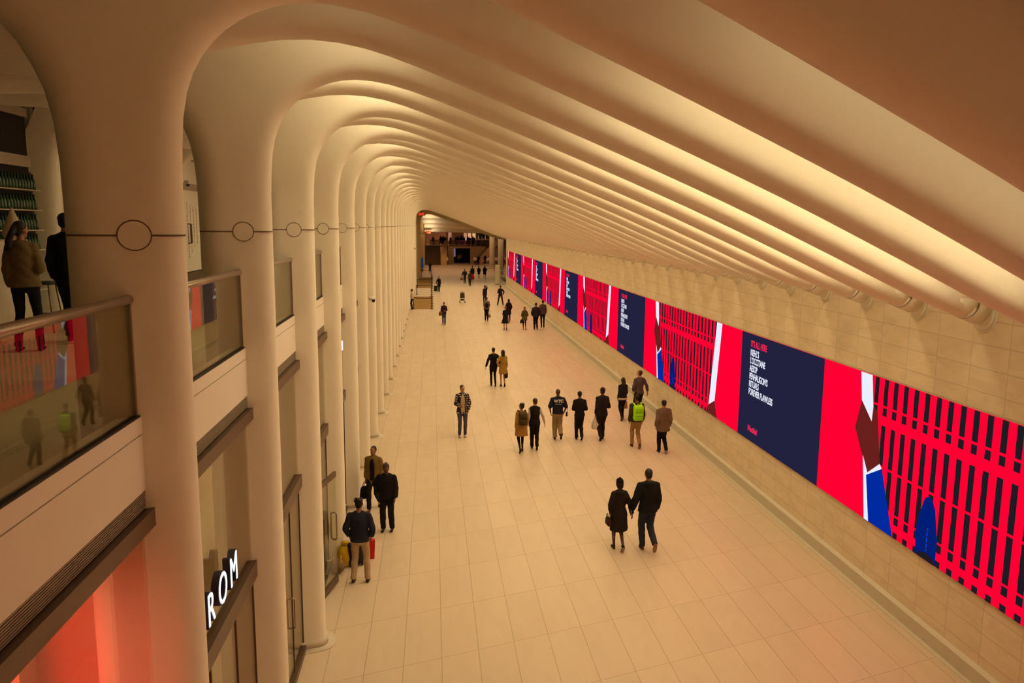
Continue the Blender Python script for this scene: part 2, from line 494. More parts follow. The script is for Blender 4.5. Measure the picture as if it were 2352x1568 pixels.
    if kind != 'vest' and sleeve > 0:
        for sd in 'LR':
            sh, el, wr = J['sh'+sd], J['el'+sd], J['wr'+sd]
            gg = g*.9
            capsule(bm, sh, sh.lerp(el, .9 if sleeve < .7 else 1), .048*fw+gg*.8, (.042*fw+gg)*(1.12 if sleeve < .7 else 1), seg)
            if sleeve > .7:
                e = el.lerp(wr, min(1.0, (sleeve-.5)*2))
                tube(bm, [el+(sh-el).normalized()*.01, el.lerp(e, .5), e], [.042*fw+gg, .040*fw+gg, .034*fw+gg*.8], seg)
    else:
        for sd, sg in (('L', -1), ('R', 1)): capsule(bm, T(sg*.05, 0, sz+drop+.03), J['sh'+sd]+Vector((-sg*.02, 0, 0)), .055, .052, seg)
    for sd, sg in (('L', -1), ('R', 1)):     # sloping shoulders
        capsule(bm, T(sg*.035, -.01, sz+drop+.062), J['sh'+sd]+Vector((-sg*.012, 0, -.004)), .042+g*.35, .046*fw+g*.55, seg)
    if collar or kind in ('jacket', 'coat'):
        tube(bm, [nb+Vector((0, 0, -.03)), nb+Vector((0, .004, .035))], [.072, .062], 14)
    if hood:
        ell(bm, T(0, -.075, 1.455+drop), (.115, .065, .055), 14)
        ell(bm, T(0, -.10, 1.41+drop), (.08, .05, .06), 12)
    fin(bm)
    to = remesh({'vest': 'vest', 'coat': 'coat', 'jacket': 'jacket', 'shirt': 'shirt', 'dress': 'dress'}[kind], bm, [cloth(col)], root, vox, 3, wr=(.0045 if detail else 0)*k)
    if kind == 'vest' and tee is not None:
        bm = bmesh.new()
        for sd in 'LR':
            sh, el, wr = J['sh'+sd], J['el'+sd], J['wr'+sd]
            capsule(bm, sh, el, .056*fw, .046*fw, seg); tube(bm, [el, el.lerp(wr, .8)], [.045*fw, .038*fw], seg)
        fin(bm); remesh('shirt_sleeves', bm, [cloth(tee)], root, vox, 2, wr=.003)
    elif tee is not None:        # an open shirt front shows the tee
        bm = bmesh.new()
        pts = []
        for z, w in ((hz-.06, .06), (hz+.16, .062), (hz+.33, .070), (hz+.44, .058), (hz+.52, .030)):
            pts.append((z, w))
        for (z, w), (z2, w2) in zip(pts, pts[1:]):
            c0 = T(0, 0, z); c1 = T(0, 0, z2)
            def dep(zz):
                best = min(secs, key=lambda q: abs(q[2]-zz)); return best[4]+g
            d0, d1 = dep(z), dep(z2)
            prm = [Vector((-w, c0.y+d0-.02, c0.z)), Vector((w, c0.y+d0-.02, c0.z)), Vector((w2, c1.y+d1-.02, c1.z)), Vector((-w2, c1.y+d1-.02, c1.z))]
            f = [bm.verts.new(p) for p in prm]; b_ = [bm.verts.new(p+Vector((0, .030, 0))) for p in prm]
            bm.faces.new(b_); bm.faces.new(f[::-1])
            for i in range(4): bm.faces.new((f[i], f[(i+1) % 4], b_[(i+1) % 4], b_[i]))
        fin(bm); remesh('tee_shirt', bm, [cloth(tee)], root, vox, 3)
    # ---- hair / hat
    ht, hcx = hair
    if ht != 'bald':
        bm = bmesh.new()
        ell(bm, Hd(0, -.022, .038), (.081, .092, .090), 16, rot=HR)
        ell(bm, Hd(0, -.05, -.01), (.070, .058, .075), 12, rot=HR)
        if ht == 'long':
            tube(bm, [Hd(0, -.035, .05), Hd(0, -.065, -.05), Hd(0, -.10, -.17), Hd(0, -.12, -.30), Hd(0, -.115, -.36)], [(.082, .06), (.088, .05), (.10, .038), (.085, .03), (.05, .015)], 12, up=Vector((0, 1, 0)))
            for sg in (-1, 1): capsule(bm, Hd(sg*.068, -.01, .02), Hd(sg*.078, -.04, -.16), .028, .028, 8)
        if ht == 'bob':
            for sg in (-1, 1): capsule(bm, Hd(sg*.066, -.01, .02), Hd(sg*.07, -.02, -.10), .03, .026, 8)
            ell(bm, Hd(0, -.055, -.07), (.08, .045, .07), 12, rot=HR)
        if ht == 'bun': ell(bm, Hd(0, -.05, .13), (.045, .045, .04), 10, rot=HR)
        if ht == 'pony':
            capsule(bm, Hd(0, -.10, .05), Hd(0, -.15, -.05), .035, .04, 8)
            tube(bm, [Hd(0, -.14, .0), Hd(-.03, -.17, -.15), Hd(-.05, -.15, -.30), Hd(-.05, -.13, -.40)], [.03, .05, .05, .02], 10)
        if ht == 'curly':
            for i in range(9):
                a = i*.7; ell(bm, Hd(.06*math.cos(a), -.04+.05*math.sin(a), .09+.02*math.sin(i*2.1)), (.035, .035, .03), 8, rot=HR)
        fin(bm)
        b_keep = Hd(0, .0, 0)*k; fwdv = HR @ Vector((0, 1, 0))
        o = remesh('hair', bm, [hairm(hcx)], root, vox, 2, wr=.003)
        # clear the face: cut what lies in front of it
        b2 = bmesh.new(); b2.from_mesh(o.data)
        pc = Hd(0, .052, .07)*k; nrm = (HR @ Vector((0, 1, -.75))).normalized()
        r = bmesh.ops.bisect_plane(b2, geom=list(b2.verts)+list(b2.edges)+list(b2.faces), plane_co=pc, plane_no=nrm, clear_outer=True)
        edges = [e for e in r['geom_cut'] if isinstance(e, bmesh.types.BMEdge)]
        if edges: bmesh.ops.holes_fill(b2, edges=edges, sides=0)
        b2.to_mesh(o.data); b2.free()
    if hat is not None:
        bm = bmesh.new(); ell(bm, Hd(0, -.012, .055), (.088, .102, .088), 16, rot=HR)
        capsule(bm, Hd(0, -.03, .13), Hd(0, -.04, .15), .03, .02, 8)
        fin(bm); remesh('knitted_hat', bm, [cloth(hat)], root, vox, 2, wr=.003)
    root['k'] = k
    del root['k']
    W = Matrix.Translation(Vector(loc)) @ Matrix.Rotation(math.radians(face), 4, 'Z')
    def world(p): return W @ (Vector(p)*k)
    return root, J, world, to

# ---- carried things, each a thing of its own
def backpack(label, loc, rz, col, k=1., pocket=None):
    t = thing('backpack', label, 'backpack', loc, rz)
    bm = bbox(-.15, .15, -.09, .08, 0, .46, .06, 3); bmesh.ops.scale(bm, vec=(k, k, k), verts=bm.verts)
    obj('bag_body', bm, cloth(col), t, True)
    bm = bbox(-.115, .115, -.15, -.08, .03, .22, .035, 3); bmesh.ops.scale(bm, vec=(k, k, k), verts=bm.verts)
    pk = obj('front_pocket', bm, cloth(pocket or [c*.85 for c in col]), t, True)
    bm = bmesh.new(); box(bm, -.10*k, .10*k, -.153*k, -.149*k, .165*k, .172*k); obj('zip', bm, M_BLACK, pk)
    bm = bbox(-.10, .10, -.115, -.085, .26, .38, .012, 2); bmesh.ops.scale(bm, vec=(k, k, k), verts=bm.verts)
    obj('front_pocket', bm, cloth(pocket or [c*.85 for c in col]), t, True)
    for s in (-1, 1):
        bm = bmesh.new(); tube(bm, [(s*.09*k, .04*k, .44*k), (s*.115*k, .12*k, .50*k), (s*.125*k, .235*k, .49*k), (s*.135*k, .30*k, .36*k), (s*.15*k, .27*k, .2*k), (s*.13*k, .10*k, .08*k)], (.026*k), 8, .35)
        obj('shoulder_strap', bm, cloth(col), t, True)
    bm = bmesh.new(); tube(bm, [(-.04*k, -.0, .45*k), (-.03*k, -.0, .49*k), (.03*k, 0, .49*k), (.04*k, 0, .45*k)], .009, 6); obj('top_loop', bm, cloth(col), t, True)
    return t

def handbag(label, hand, rz, col, w=.26, h=.22, d=.11, drop=.14, cat='handbag', name='handbag', strip=None):
    x, y, z = hand
    t = thing(name, label, cat, (x, y, z-drop-h), rz)
    bm = bmesh.new(); prism(bm, [(-w*.5, 0), (w*.5, 0), (w*.42, h*.8), (w*.3, h), (-w*.3, h), (-w*.42, h*.8)], 'y', -d/2, d/2)
    bmesh.ops.bevel(bm, geom=list(bm.edges), offset=.018, segments=2, affect='EDGES')
    b = obj('bag_body', bm, cloth(col), t, True)
    for s in (-1, 1):
        bm = bmesh.new(); n = 9
        tube(bm, [(-w*.26+ w*.52*i/(n-1), s*d*.3, h*.93 + drop*1.05*math.sin(PI*i/(n-1))) for i in range(n)], .008, 6)
        obj('handle', bm, cloth([c*.7 for c in col]), t, True)
    if strip is not None:
        bm = bmesh.new(); box(bm, -w*.08, w*.08, -d/2-.006, -d/2+.004, h*.1, h*.75); obj('tab', bm, cloth(strip), b)
    return t

def sack(label, loc, col, r=.17, h=.42, name='sack_bag', cat='bag', tie=True, rz=0):
    t = thing(name, label, cat, loc, rz)
    bm = bmesh.new(); rings(bm, [(0, 0, .0, r*.75, r*.7), (0, 0, .03, r*.98, r*.9), (0, 0, h*.35, r*1.05, r), (0, 0, h*.55, r*1.0, r*.92), (.005, 0, h*.75, r*.82, r*.75), (.01, 0, h*.86, r*.55, r*.45), (.015, 0, h*.9, r*.42, r*.34), (.03, 0, h, r*.62, r*.4)], 18)
    rnd = random.Random(len(label))
    for v in bm.verts: v.co += Vector((rnd.uniform(-1, 1), rnd.uniform(-1, 1), 0))*r*.10
    obj('bag_body', bm, cloth(col), t, True)
    if tie:
        bm = bmesh.new(); n = 12; tube(bm, [(.015+r*.45*math.cos(2*PI*i/n), r*.38*math.sin(2*PI*i/n), h*.9) for i in range(n+1)], .012, 6)
        obj('tie', bm, cloth([c*.6 for c in col]), t, True)
    return t

def suitcase(label, loc, rz, col, k=1.):
    t = thing('suitcase', label, 'suitcase', loc, rz)
    obj('case_shell', bbox(-.19*k, .19*k, -.12*k, .12*k, .05*k, .62*k, .035, 3), plain('case_fabric', col, .7), t, True)
    obj('front_pocket', bbox(-.15*k, .15*k, -.145*k, -.11*k, .12*k, .42*k, .015, 2), plain('case_fabric', [c*1.3 for c in col], .7), t, True)
    bm = bmesh.new(); tube(bm, [(-.1*k, .08, .6*k), (-.1*k, .09, .98*k), (-.08*k, .09, 1.*k), (.08*k, .09, 1.*k), (.1*k, .09, .98*k), (.1*k, .08, .6*k)], .009, 6); obj('pull_handle', bm, M_STEEL, t, True)
    for s in (-1, 1):
        for q in (-1, 1):
            bm = bmesh.new(); tube(bm, [(s*.15*k-.015, q*.08*k, .028), (s*.15*k+.015, q*.08*k, .028)], .028, 12); obj('wheel', bm, M_BLACK, t, True)
    return t
# ------------------------------------------------------------------ the people, each where the photograph has them
def hz_(world, J, key='wrR', off=(0, 0, 0)):
    p = world(J[key]); return Vector((p.x+off[0], p.y+off[1], p.z+off[2]))
def hand(world, J, sd, dn=.085):
    return world(J['wr'+sd] + J['hd'+sd]*dn)

# front couple, walking away hand in hand
r, J, W, _ = person('woman in a black knee-length parka with grey-purple tights, front couple', (3.94, 15.70, 0), 3, 1.60, True, ('walk', .24), ('pocket', 'out'),
    top=('coat', (.022, .016, .013)), hem=.50, flare=1.12, thick=.034, bottom=(.115, .085, .11), bot='tights', shoe=(.03, .022, .015), hair=('bob', (.008, .006, .005)), hat=(.010, .008, .007), hood=True, detail=2, sole=(.5, .36, .22))
handbag('brown shoulder bag with a yellow stripe on the hip of the woman in the parka', W((-.255, .0, .93)), math.radians(95), (.06, .03, .018), .22, .17, .09, .10, strip=(.75, .40, .03))
person('tall man in black hooded jacket and blue jeans, front couple', (4.55, 15.66, 0), 2, 1.82, False, ('kick', 1), ('out', 'down'), skin=C_SKIN_M,
    top=('jacket', (.012, .012, .011)), hem=.84, thick=.040, wide=1.08, bottom=(.028, .036, .058), legw=1.05, shoe=(.10, .055, .03), hair=('short', (.022, .012, .008)), hood=True, detail=2, sole=(.34, .19, .09))

# the row of seven
r, J, W, _ = person('woman in mustard coat with dark curly hair up, in the row walking away', (2.68, 23.15, 0), 8, 1.56, True, ('walk', -.30), ('down', 'down'), skin=C_SKIN_M,
    top=('coat', (.34, .17, .035)), hem=.60, flare=1.18, thick=.040, bottom=(.014, .010, .009), bot='tights', shoe=(.05, .018, .01), hair=('curly', (.02, .012, .01)), yaw=32, collar=True)
backpack('dark olive backpack on the mustard coat', W((.02, -.165, 1.0)), math.radians(8), (.075, .055, .025), .88)
person('man in black vest with pale shirt sleeves beside the mustard coat', (3.13, 23.45, 0), -4, 1.64, False, ('walk', .26), ('down', 'out'), skin=C_SKIN,
    top=('vest', (.014, .012, .012)), hem=.86, thick=.03, tee=(.52, .40, .31), bottom=(.012, .011, .011), shoe=(.02, .015, .012), hair=('short', (.03, .018, .01)), yaw=28, collar=True)
r, J, W, GT = person('bald guard in navy polo shirt lettered WTC and khaki trousers', (4.02, 24.5, 0), 0, 1.70, False, ('kick', 1), ('pocket', 'pocket'), skin=C_SKIN_D, wide=1.18,
    top=('shirt', (.016, .019, .035)), hem=.90, thick=.026, sleeve=.55, bottom=(.30, .205, .10), legw=1.22, shoe=(.05, .03, .02), hair=('bald', C_HAIR), collar=True)
tx = text_mesh('lettering', 'WTC', .13, plain('print_white', (.65, .60, .50), .8), GT, .004, .006, align='CENTER'); tx.location = (0, -.158, 1.275); tx.rotation_euler = (math.radians(86), 0, 0)
bm = bmesh.new(); box(bm, -.10, .10, -.154, -.140, 1.215, 1.225); obj('printed_line', bm, plain('print_white', (.65, .60, .50), .8), GT)
rd = thing('radio_handset', 'black two-way radio hanging at the right hip of the guard', 'radio', W((.30, -.02, .80)), 0)
obj('radio_body', bbox(-.03, .03, -.02, .02, 0, .15, .008), M_BLACK, rd); bm = bmesh.new(); tube(bm, [(.015, 0, .15), (.03, 0, .30)], .007, 6); obj('antenna', bm, M_BLACK, rd, True)
person('man in all-black suit with elbows out, middle of the walking row', (4.72, 24.4, 0), 0, 1.63, False, ('walk', .20), ('belly', 'belly'), skin=C_SKIN_M, wide=1.05,
    top=('jacket', (.013, .011, .011)), hem=.87, thick=.026, bottom=(.011, .010, .010), shoe=(.015, .012, .01), hair=('short', (.012, .008, .006)), yaw=-15)
r, J, W, _ = person('man in long dark suit jacket carrying a white plastic bag', (5.45, 24.35, 0), 6, 1.76, False, ('walk', -.26), ('down', 'belly'), skin=C_SKIN_D,
    top=('jacket', (.020, .014, .013)), hem=.80, thick=.026, bottom=(.020, .014, .013), shoe=(.015, .012, .01), hair=('short', (.012, .008, .006)), yaw=20)
h = hand(W, J, 'L')
t = thing('plastic_bag', 'white plastic carrier bag in the left hand of the suited man', 'bag', (h.x, h.y, h.z-.46), 0)
bm = bmesh.new(); rings(bm, [(0, 0, 0, .07, .05), (0, 0, .03, .12, .07), (.01, 0, .15, .13, .08), (0, 0, .28, .09, .05), (0, 0, .38, .045, .02), (0, 0, .42, .03, .015)], 16)
obj('bag_body', bm, plain('white_plastic', (.66, .60, .48), .45, .4, 0, .05, 30, .3), t, True)
bm = bmesh.new(); tube(bm, [(-.03, 0, .40), (-.02, 0, .46), (.02, 0, .46), (.03, 0, .40)], .012, 6); obj('handle', bm, plain('white_plastic', (.66, .60, .48), .45, .4, 0, .05, 30, .3), t, True)
r, J, W, _ = person('long-haired woman in dark jacket over a white shirt hem near the wall', (6.76, 26.9, 0), 10, 1.58, True, ('walk', -.28), ('down', 'fwd'),
    top=('jacket', (.020, .017, .022)), hem=.93, thick=.028, tee=None, bottom=(.012, .010, .010), legw=.85, shoe=(.10, .05, .03), hair=('long', (.055, .026, .014)))
bm = bmesh.new(); rings(bm, [(0, -.005, .80, .195, .14), (0, -.005, .875, .19, .135)], 22); bmesh.ops.scale(bm, vec=(.9, .9, .9), verts=bm.verts); bmesh.ops.translate(bm, vec=(0, 0, .045), verts=bm.verts); obj('shirt_hem', bm, cloth((.55, .47, .38)), r, True)
handbag('tan tote bag between the long-haired woman and the man in grey', hand(W, J, 'R'), math.radians(10), (.42, .24, .10), .30, .30, .12, .12, name='tote_bag')
person('man in grey shirt looking down, close to the video wall', (7.52, 27.5, 0), 12, 1.72, False, ('walk', .28), ('pocket', 'out'), wide=1.05,
    top=('shirt', (.115, .080, .075)), hem=.86, thick=.020, sleeve=.92, bottom=(.014, .012, .014), shoe=(.02, .015, .012), hair=('short', (.06, .03, .015)), yaw=35, nod=-25)
r, J, W, _ = person('person in dark green sweater and khaki trousers', (6.34, 23.4, 0), 2, 1.73, False, ('walk', .34), ('down', 'down'), skin=C_SKIN_M, wide=1.08,
    top=('jacket', (.055, .042, .022)), hem=.86, thick=.034, bottom=(.36, .20, .075), legw=.98, shoe=(.04, .022, .014), hair=('short', (.014, .009, .007)), sole=(.25, .15, .09))
backpack('bright lime green backpack worn over the green sweater', W((0, -.185, .93)), math.radians(2), (.42, .86, .01), 1.06, (.30, .72, .01))
person('man in brown hooded coat and black trousers, end of the row by the wall', (7.01, 22.75, 0), 6, 1.68, False, ('walk', .22), ('down', 'down'), skin=C_SKIN, wide=1.10,
    top=('coat', (.165, .105, .065)), hem=.74, flare=1.08, thick=.046, bottom=(.014, .012, .013), shoe=(.02, .018, .016), hair=('short', (.018, .010, .008)), hood=True, sole=(.55, .45, .38))

# couple further on, arm in arm
person('slim man in black with his left arm swung out, arm in arm couple', (2.60, 33.2, 0), 4, 1.70, False, ('walk', .24), ('out', 'hipback'), top=('shirt', (.013, .012, .013)), hem=.88, thick=.018, bottom=(.012, .011, .012), legw=.82, shoe=(.03, .018, .012), hair=('short', C_HAIR))
r, J, W, _ = person('woman in yellow-brown coat with long dark hair and bare legs', (3.0, 33.05, 0), 2, 1.62, True, ('walk', .18), ('hipback', 'down'), top=('coat', (.36, .21, .035)), hem=.62, flare=1.02, thick=.024, bot='bare', shoe=(.03, .012, .012), hair=('long', (.03, .014, .012)))
handbag('dark brown handbag in the right hand of the woman in the yellow-brown coat', hand(W, J, 'R'), math.radians(80), (.035, .016, .014), .30, .24, .12, .13)

# young man facing us
r, J, W, PT = person('young man facing the camera in checked overshirt, cream tee and jeans', (.95, 25.1, 0), 186, 1.73, False, ('stand', .17), ('pocket', 'belly'), skin=(.45, .22, .12), top=('jacket', (.05, .04, .045)), hem=.80, flare=1.05, thick=.028, tee=(.50, .38, .24),
    bottom=(.075, .072, .11), legw=.92, shoe=(.62, .50, .44), hair=('short', (.05, .025, .015)), sole=(.30, .12, .10), yaw=18, detail=2)
def check_mat():
    t = NT('checked_cloth'); v, x, y, z = t.coords()
    a = t.math('LESS_THAN', t.math('FRACT', t.math('MULTIPLY', t.math('ADD', x, y), 11)), .5); b = t.math('LESS_THAN', t.math('FRACT', t.math('MULTIPLY', z, 13)), .5)
    c = t.mix(t.math('MULTIPLY', t.math('SUBTRACT', 1, a), t.math('SUBTRACT', 1, b)), (.03, .022, .028, 1), (.50, .42, .38, 1))
    return t.principled(c, .9, .15)
PT.data.materials[0] = check_mat()

# group at the shop door on the left
r, J, W, _ = person('man in olive tan open shirt over black tee, facing the camera by the columns', (-1.45, 18.6, 0), 165, 1.62, False, ('walk', -.42), ('down', 'down'), skin=C_SKIN_M, top=('jacket', (.20, .125, .035)), hem=.72, flare=1.05, thick=.036, tee=(.015, .012, .012), bottom=(.016, .014, .014), shoe=(.04, .02, .014), hair=('short', (.012, .009, .008)), yaw=-12, nod=-6, detail=2, wide=1.06)
handbag('black tote bag with tan handles held by the man in the olive shirt', hand(W, J, 'R'), math.radians(20), (.014, .011, .010), .28, .30, .12, .13, name='tote_bag')
person('man in black padded jacket and striped beanie leaning forward', (-1.05, 17.2, 0), 172, 1.60, False, ('stand', .20), ('down', 'hipback'), skin=C_SKIN_D, top=('jacket', (.014, .013, .012)), hem=.84, flare=1.02, thick=.045, bottom=(.013, .012, .011), legw=1.1, shoe=(.02, .015, .012), hair=('short', (.01, .008, .007)), hat=(.085, .055, .06), nod=-12, yaw=14, lean=6, detail=2, wide=1.10)
person('man in navy sweater and light khaki trousers with his back to us', (-1.43, 14.62, 0), -6, 1.70, False, ('stand', .26), ('pocket', 'pocket'), skin=C_SKIN_M, top=('shirt', (.022, .024, .040)), hem=.88, thick=.026, sleeve=.92, bottom=(.46, .34, .20), legw=.98, shoe=(.06, .03, .03), hair=('curly', (.010, .008, .007)), yaw=-6, detail=2, wide=1.14)
sack('bulging yellow sack standing on the floor by the glass door', (-1.82, 15.42, 0), (.55, .36, .012), .155, .50)
sack('olive and brown bundle stuffed behind the yellow sack', (-1.98, 15.82, 0), (.16, .11, .04), .17, .58)
t = thing('duffel_bag', 'brown duffel bag with yellow straps behind the open glass door', 'bag', (-1.93, 15.10, 0), math.radians(10))
bm = bmesh.new(); ell(bm, (0, 0, .14), (.15, .20, .14), 16); obj('bag_body', bm, cloth((.20, .12, .06)), t, True)
for s in (-1, 1):
    bm = bmesh.new(); n = 10; tube(bm, [(s*.07, -.11+.22*i/(n-1), .20+.14*math.sin(PI*i/(n-1))) for i in range(n)], .012, 6, .5); obj('strap', bm, cloth((.60, .42, .02)), t, True)
suitcase('black trolley case standing behind the man in khaki trousers', (-1.60, 15.42, 0), .3, (.014, .012, .012), .8)
t = thing('red_bag', 'red shopping bag leaning beside the black trolley case', 'bag', (-1.40, 15.72, 0), .2)
bm = bmesh.new(); prism(bm, [(-.15, 0), (.15, 0), (.17, .40), (-.17, .40)], 'y', -.06, .06); obj('bag_body', bm, plain('red_plastic', (.55, .008, .012), .5), t)
bm = bmesh.new(); tube(bm, [(-.08, 0, .39), (-.05, 0, .52), (.05, 0, .52), (.08, 0, .39)], .01, 6); obj('handle', bm, plain('red_plastic', (.55, .008, .012), .5), t, True)
t = thing('bundle', 'small bright red bundle on top of the olive bundle', 'bundle', (-1.86, 15.90, .60), .2)
bm = bmesh.new(); rings(bm, [(0, 0, 0, .10, .08), (.02, 0, .06, .12, .09), (-.01, 0, .14, .07, .05), (0, 0, .17, .02, .02)], 12); obj('cloth', bm, plain('red_plastic', (.55, .008, .012), .5), t, True)

# middle distance
r, J, W, _ = person('woman in dark maroon top facing the camera in blue jeans', (.79, 54.3, 0), 180, 1.62, True, ('walk', .22), ('belly', 'down'), skin=C_SKIN_M, top=('shirt', (.045, .018, .035)), hem=.86, thick=.030, bottom=(.06, .06, .09), shoe=(.05, .03, .02), hair=('short', (.10, .05, .03)), wide=1.15, detail=1)
handbag('brown shoulder bag worn by the woman in maroon', W((.24, .05, 1.08)), 0, (.20, .10, .05), .30, .28, .12, .05)
r, J, W, _ = person('person in grey shirt walking away with a small black backpack', (3.92, 56.6, 0), 0, 1.74, False, ('walk', .18), ('down', 'down'), top=('shirt', (.15, .12, .085)), hem=.87, thick=.024, sleeve=.55, bottom=(.016, .013, .013), hair=('short', (.03, .02, .012)))
backpack('small black backpack on the grey shirt', W((0, -.15, .98)), 0, (.020, .018, .018), .72)
handbag('yellow-green round bag in the right hand of the backpacker in grey', hand(W, J, 'R'), 0, (.34, .25, .05), .26, .26, .14, .30)
r, J, W, _ = person('woman in black carrying a small child on her arm', (4.58, 68.3, 0), 10, 1.70, True, ('walk', .2), ('down', 'hold'), top=('jacket', (.018, .014, .016)), hem=.86, thick=.024, bottom=(.03, .02, .025), hair=('bob', C_HAIR))
person('small child carried on the arm of the woman in black', W((.20, .10, .95)), 60, .80, False, ('stand', .2), ('belly', 'belly'), top=('shirt', (.03, .02, .025)), bottom=(.03, .02, .02), hair=('short', (.10, .055, .03)), detail=0)
person('person in dark jacket standing with legs apart at the wall side', (5.88, 67.6, 0), 5, 1.74, False, ('stand', .48), ('belly', 'hipback'), top=('jacket', (.022, .016, .018)), hem=.86, thick=.022, bottom=(.035, .028, .035), hair=('short', C_HAIR))
person('woman all in black with long dark hair behind the woman in a dress', (5.50, 56.2, 0), 0, 1.64, True, ('walk', .2), ('pocket', 'pocket'), top=('coat', (.014, .011, .012)), hem=.55, thick=.028, bottom=(.013, .011, .011), hair=('long', (.014, .008, .008)))
r, J, W, _ = person('woman in black short-sleeved dress with flared skirt and bare calves', (4.82, 51.5, 0), 0, 1.60, True, ('walk', .24), ('down', 'down'), top=('shirt', (.012, .011, .010)), hem=.88, thick=.022, sleeve=.55, bottom=(.012, .011, .010), bot='skirt', flare=1.75, shoe=(.015, .012, .012), hair=('bun', (.22, .11, .05)))
handbag('light brown shoulder bag beside the flared black dress', W((.24, .0, .93)), math.radians(80), (.34, .20, .11), .32, .30, .12, .05)
r, J, W, _ = person('woman in green top with long fair hair, near the video wall', (6.12, 51.6, 0), 4, 1.56, True, ('walk', .2), ('pocket', 'pocket'), top=('shirt', (.085, .075, .022)), hem=.72, flare=1.1, thick=.030, sleeve=.8, bottom=(.035, .028, .05), bot='tights', shoe=(.40, .22, .14), hair=('long', (.26, .14, .05)))
handbag('dark bag at the left side of the woman in green', hand(W, J, 'L'), math.radians(20), (.02, .018, .025), .30, .24, .12, .08)
person('broad man in dark navy top, left of the pair beside the video wall', (6.88, 51.6, 0), 2, 1.80, False, ('walk', .16), ('pocket', 'pocket'), top=('shirt', (.026, .018, .026)), hem=.82, thick=.034, bottom=(.014, .012, .012), hair=('short', C_HAIR), wide=1.15)
person('tall man in grey-brown jacket, right of the pair beside the video wall', (7.5, 52.7, 0), 2, 1.88, False, ('stand', .14), ('down', 'down'), top=('jacket', (.085, .065, .045)), hem=.84, thick=.024, bottom=(.013, .012, .012), legw=.8, hair=('short', C_HAIR))
r, J, W, _ = person('woman in black pulling a suitcase towards the camera', (.68, 81.2, 0), 180, 1.66, True, ('walk', .2), ('down', 'out'), skin=C_SKIN_M, top=('coat', (.014, .011, .010)), hem=.60, thick=.024, bottom=(.013, .011, .010), hair=('short', (.10, .05, .03)))
suitcase('small black wheeled suitcase pulled by the woman in black', (.34, 82.2, 0), 0, (.014, .012, .012), .95)
r, J, W, _ = person('man in dark jacket bending to his left with a bag', (3.84, 93.0, 0), 0, 1.78, False, ('walk', .22), ('out', 'belly'), top=('jacket', (.020, .016, .016)), hem=.86, thick=.03, bottom=(.05, .04, .05), hair=('short', (.04, .025, .018)), lean=10, detail=0, wide=1.1)
handbag('brown bag hanging from the left hand of the bending man', hand(W, J, 'L'), 0, (.22, .10, .06), .36, .30, .12, .10)
person('woman in dark green jacket right behind the bending man', (4.25, 89.2, 0), 0, 1.74, True, ('walk', .2), ('down', 'pocket'), top=('jacket', (.045, .038, .02)), hem=.84, thick=.024, bottom=(.014, .012, .012), hair=('short', (.03, .02, .012)), detail=0)
r, J, W, _ = person('man in dark jacket carrying a red shopping bag', (5.0, 98.0, 0), 0, 1.88, False, ('walk', .2), ('down', 'down'), top=('jacket', (.022, .022, .022)), hem=.84, thick=.03, bottom=(.016, .014, .014), hair=('short', (.02, .014, .01)), detail=0)
handbag('bright red shopping bag beside the dark-jacketed man', W((0, -.3, .82)), 0, (.75, .012, .015), .46, .62, .14, .05, name='shopping_bag', cat='bag')
person('left of two women in black coats with bare legs, walking away', (6.05, 102.2, 0), 0, 1.64, True, ('walk', .16), ('pocket', 'pocket'), top=('coat', (.016, .013, .012)), hem=.62, thick=.03, bot='bare', skin=C_SKIN_M, hair=('bob', C_HAIR), detail=0)
person('right of two women in black coats with bare legs, walking away', (6.80, 102.0, 0), 0, 1.70, True, ('stand', .2), ('pocket', 'hipback'), top=('coat', (.014, .011, .010)), hem=.58, flare=1.15, thick=.04, bot='bare', skin=C_SKIN_M, hair=('long', C_HAIR), detail=0)
person('person in dark clothes beyond the end of the rope barrier', (-.30, 114.5, 0), 20, 1.68, False, ('walk', .2), ('belly', 'belly'), top=('jacket', (.035, .025, .018)), hem=.84, thick=.034, bottom=(.016, .013, .012), hair=('short', C_HAIR), detail=0)
person('person in cream jacket and black trousers at the far end of the floor', (7.45, 137.0, 0), 0, 1.60, False, ('walk', .2), ('pocket', 'pocket'), top=('jacket', (.62, .48, .28)), hem=.84, thick=.06, bottom=(.014, .012, .012), hair=('short', C_HAIR), detail=0, wide=1.25)
person('uniformed guard in white shirt and black trousers by the rope barrier', (-1.66, 64.4, 0), 90, 1.70, False, ('stand', .14), ('belly', 'belly'), skin=C_SKIN_M, top=('shirt', (.60, .46, .36)), hem=.90, thick=.020, bottom=(.013, .011, .011), hair=('short', (.10, .04, .025)), detail=1)

# stroller on its own in the middle
t = thing('stroller', 'empty olive brown baby stroller standing alone mid floor', 'stroller', (2.67, 70.1, 0), 0)
M_STR = plain('stroller_fabric', (.10, .075, .03), .9, .1)
bm = bmesh.new(); ell(bm, (0, .02, .78), (.21, .19, .15), 16); obj('canopy', bm, M_STR, t, True)
obj('seat', bbox(-.19, .19, -.10, .16, .40, .72, .05, 3), M_STR, t, True)
obj('basket', bbox(-.16, .16, -.16, .20, .20, .32, .03, 2), cloth((.03, .024, .015)), t, True)
for s in (-1, 1):
    bm = bmesh.new(); tube(bm, [(s*.21, -.25, .08), (s*.20, .0, .45), (s*.19, -.16, .98)], .016, 8); obj('frame_bar', bm, M_STEEL, t, True)
    bm = bmesh.new(); tube(bm, [(s*.20, .0, .45), (s*.22, .30, .08)], .016, 8); obj('frame_bar', bm, M_STEEL, t, True)
    for yy in (-.26, .30):
        bm = bmesh.new(); tube(bm, [(s*.23-.025, yy, .085), (s*.23+.025, yy, .085)], .085, 14); obj('wheel', bm, M_BLACK, t, True)
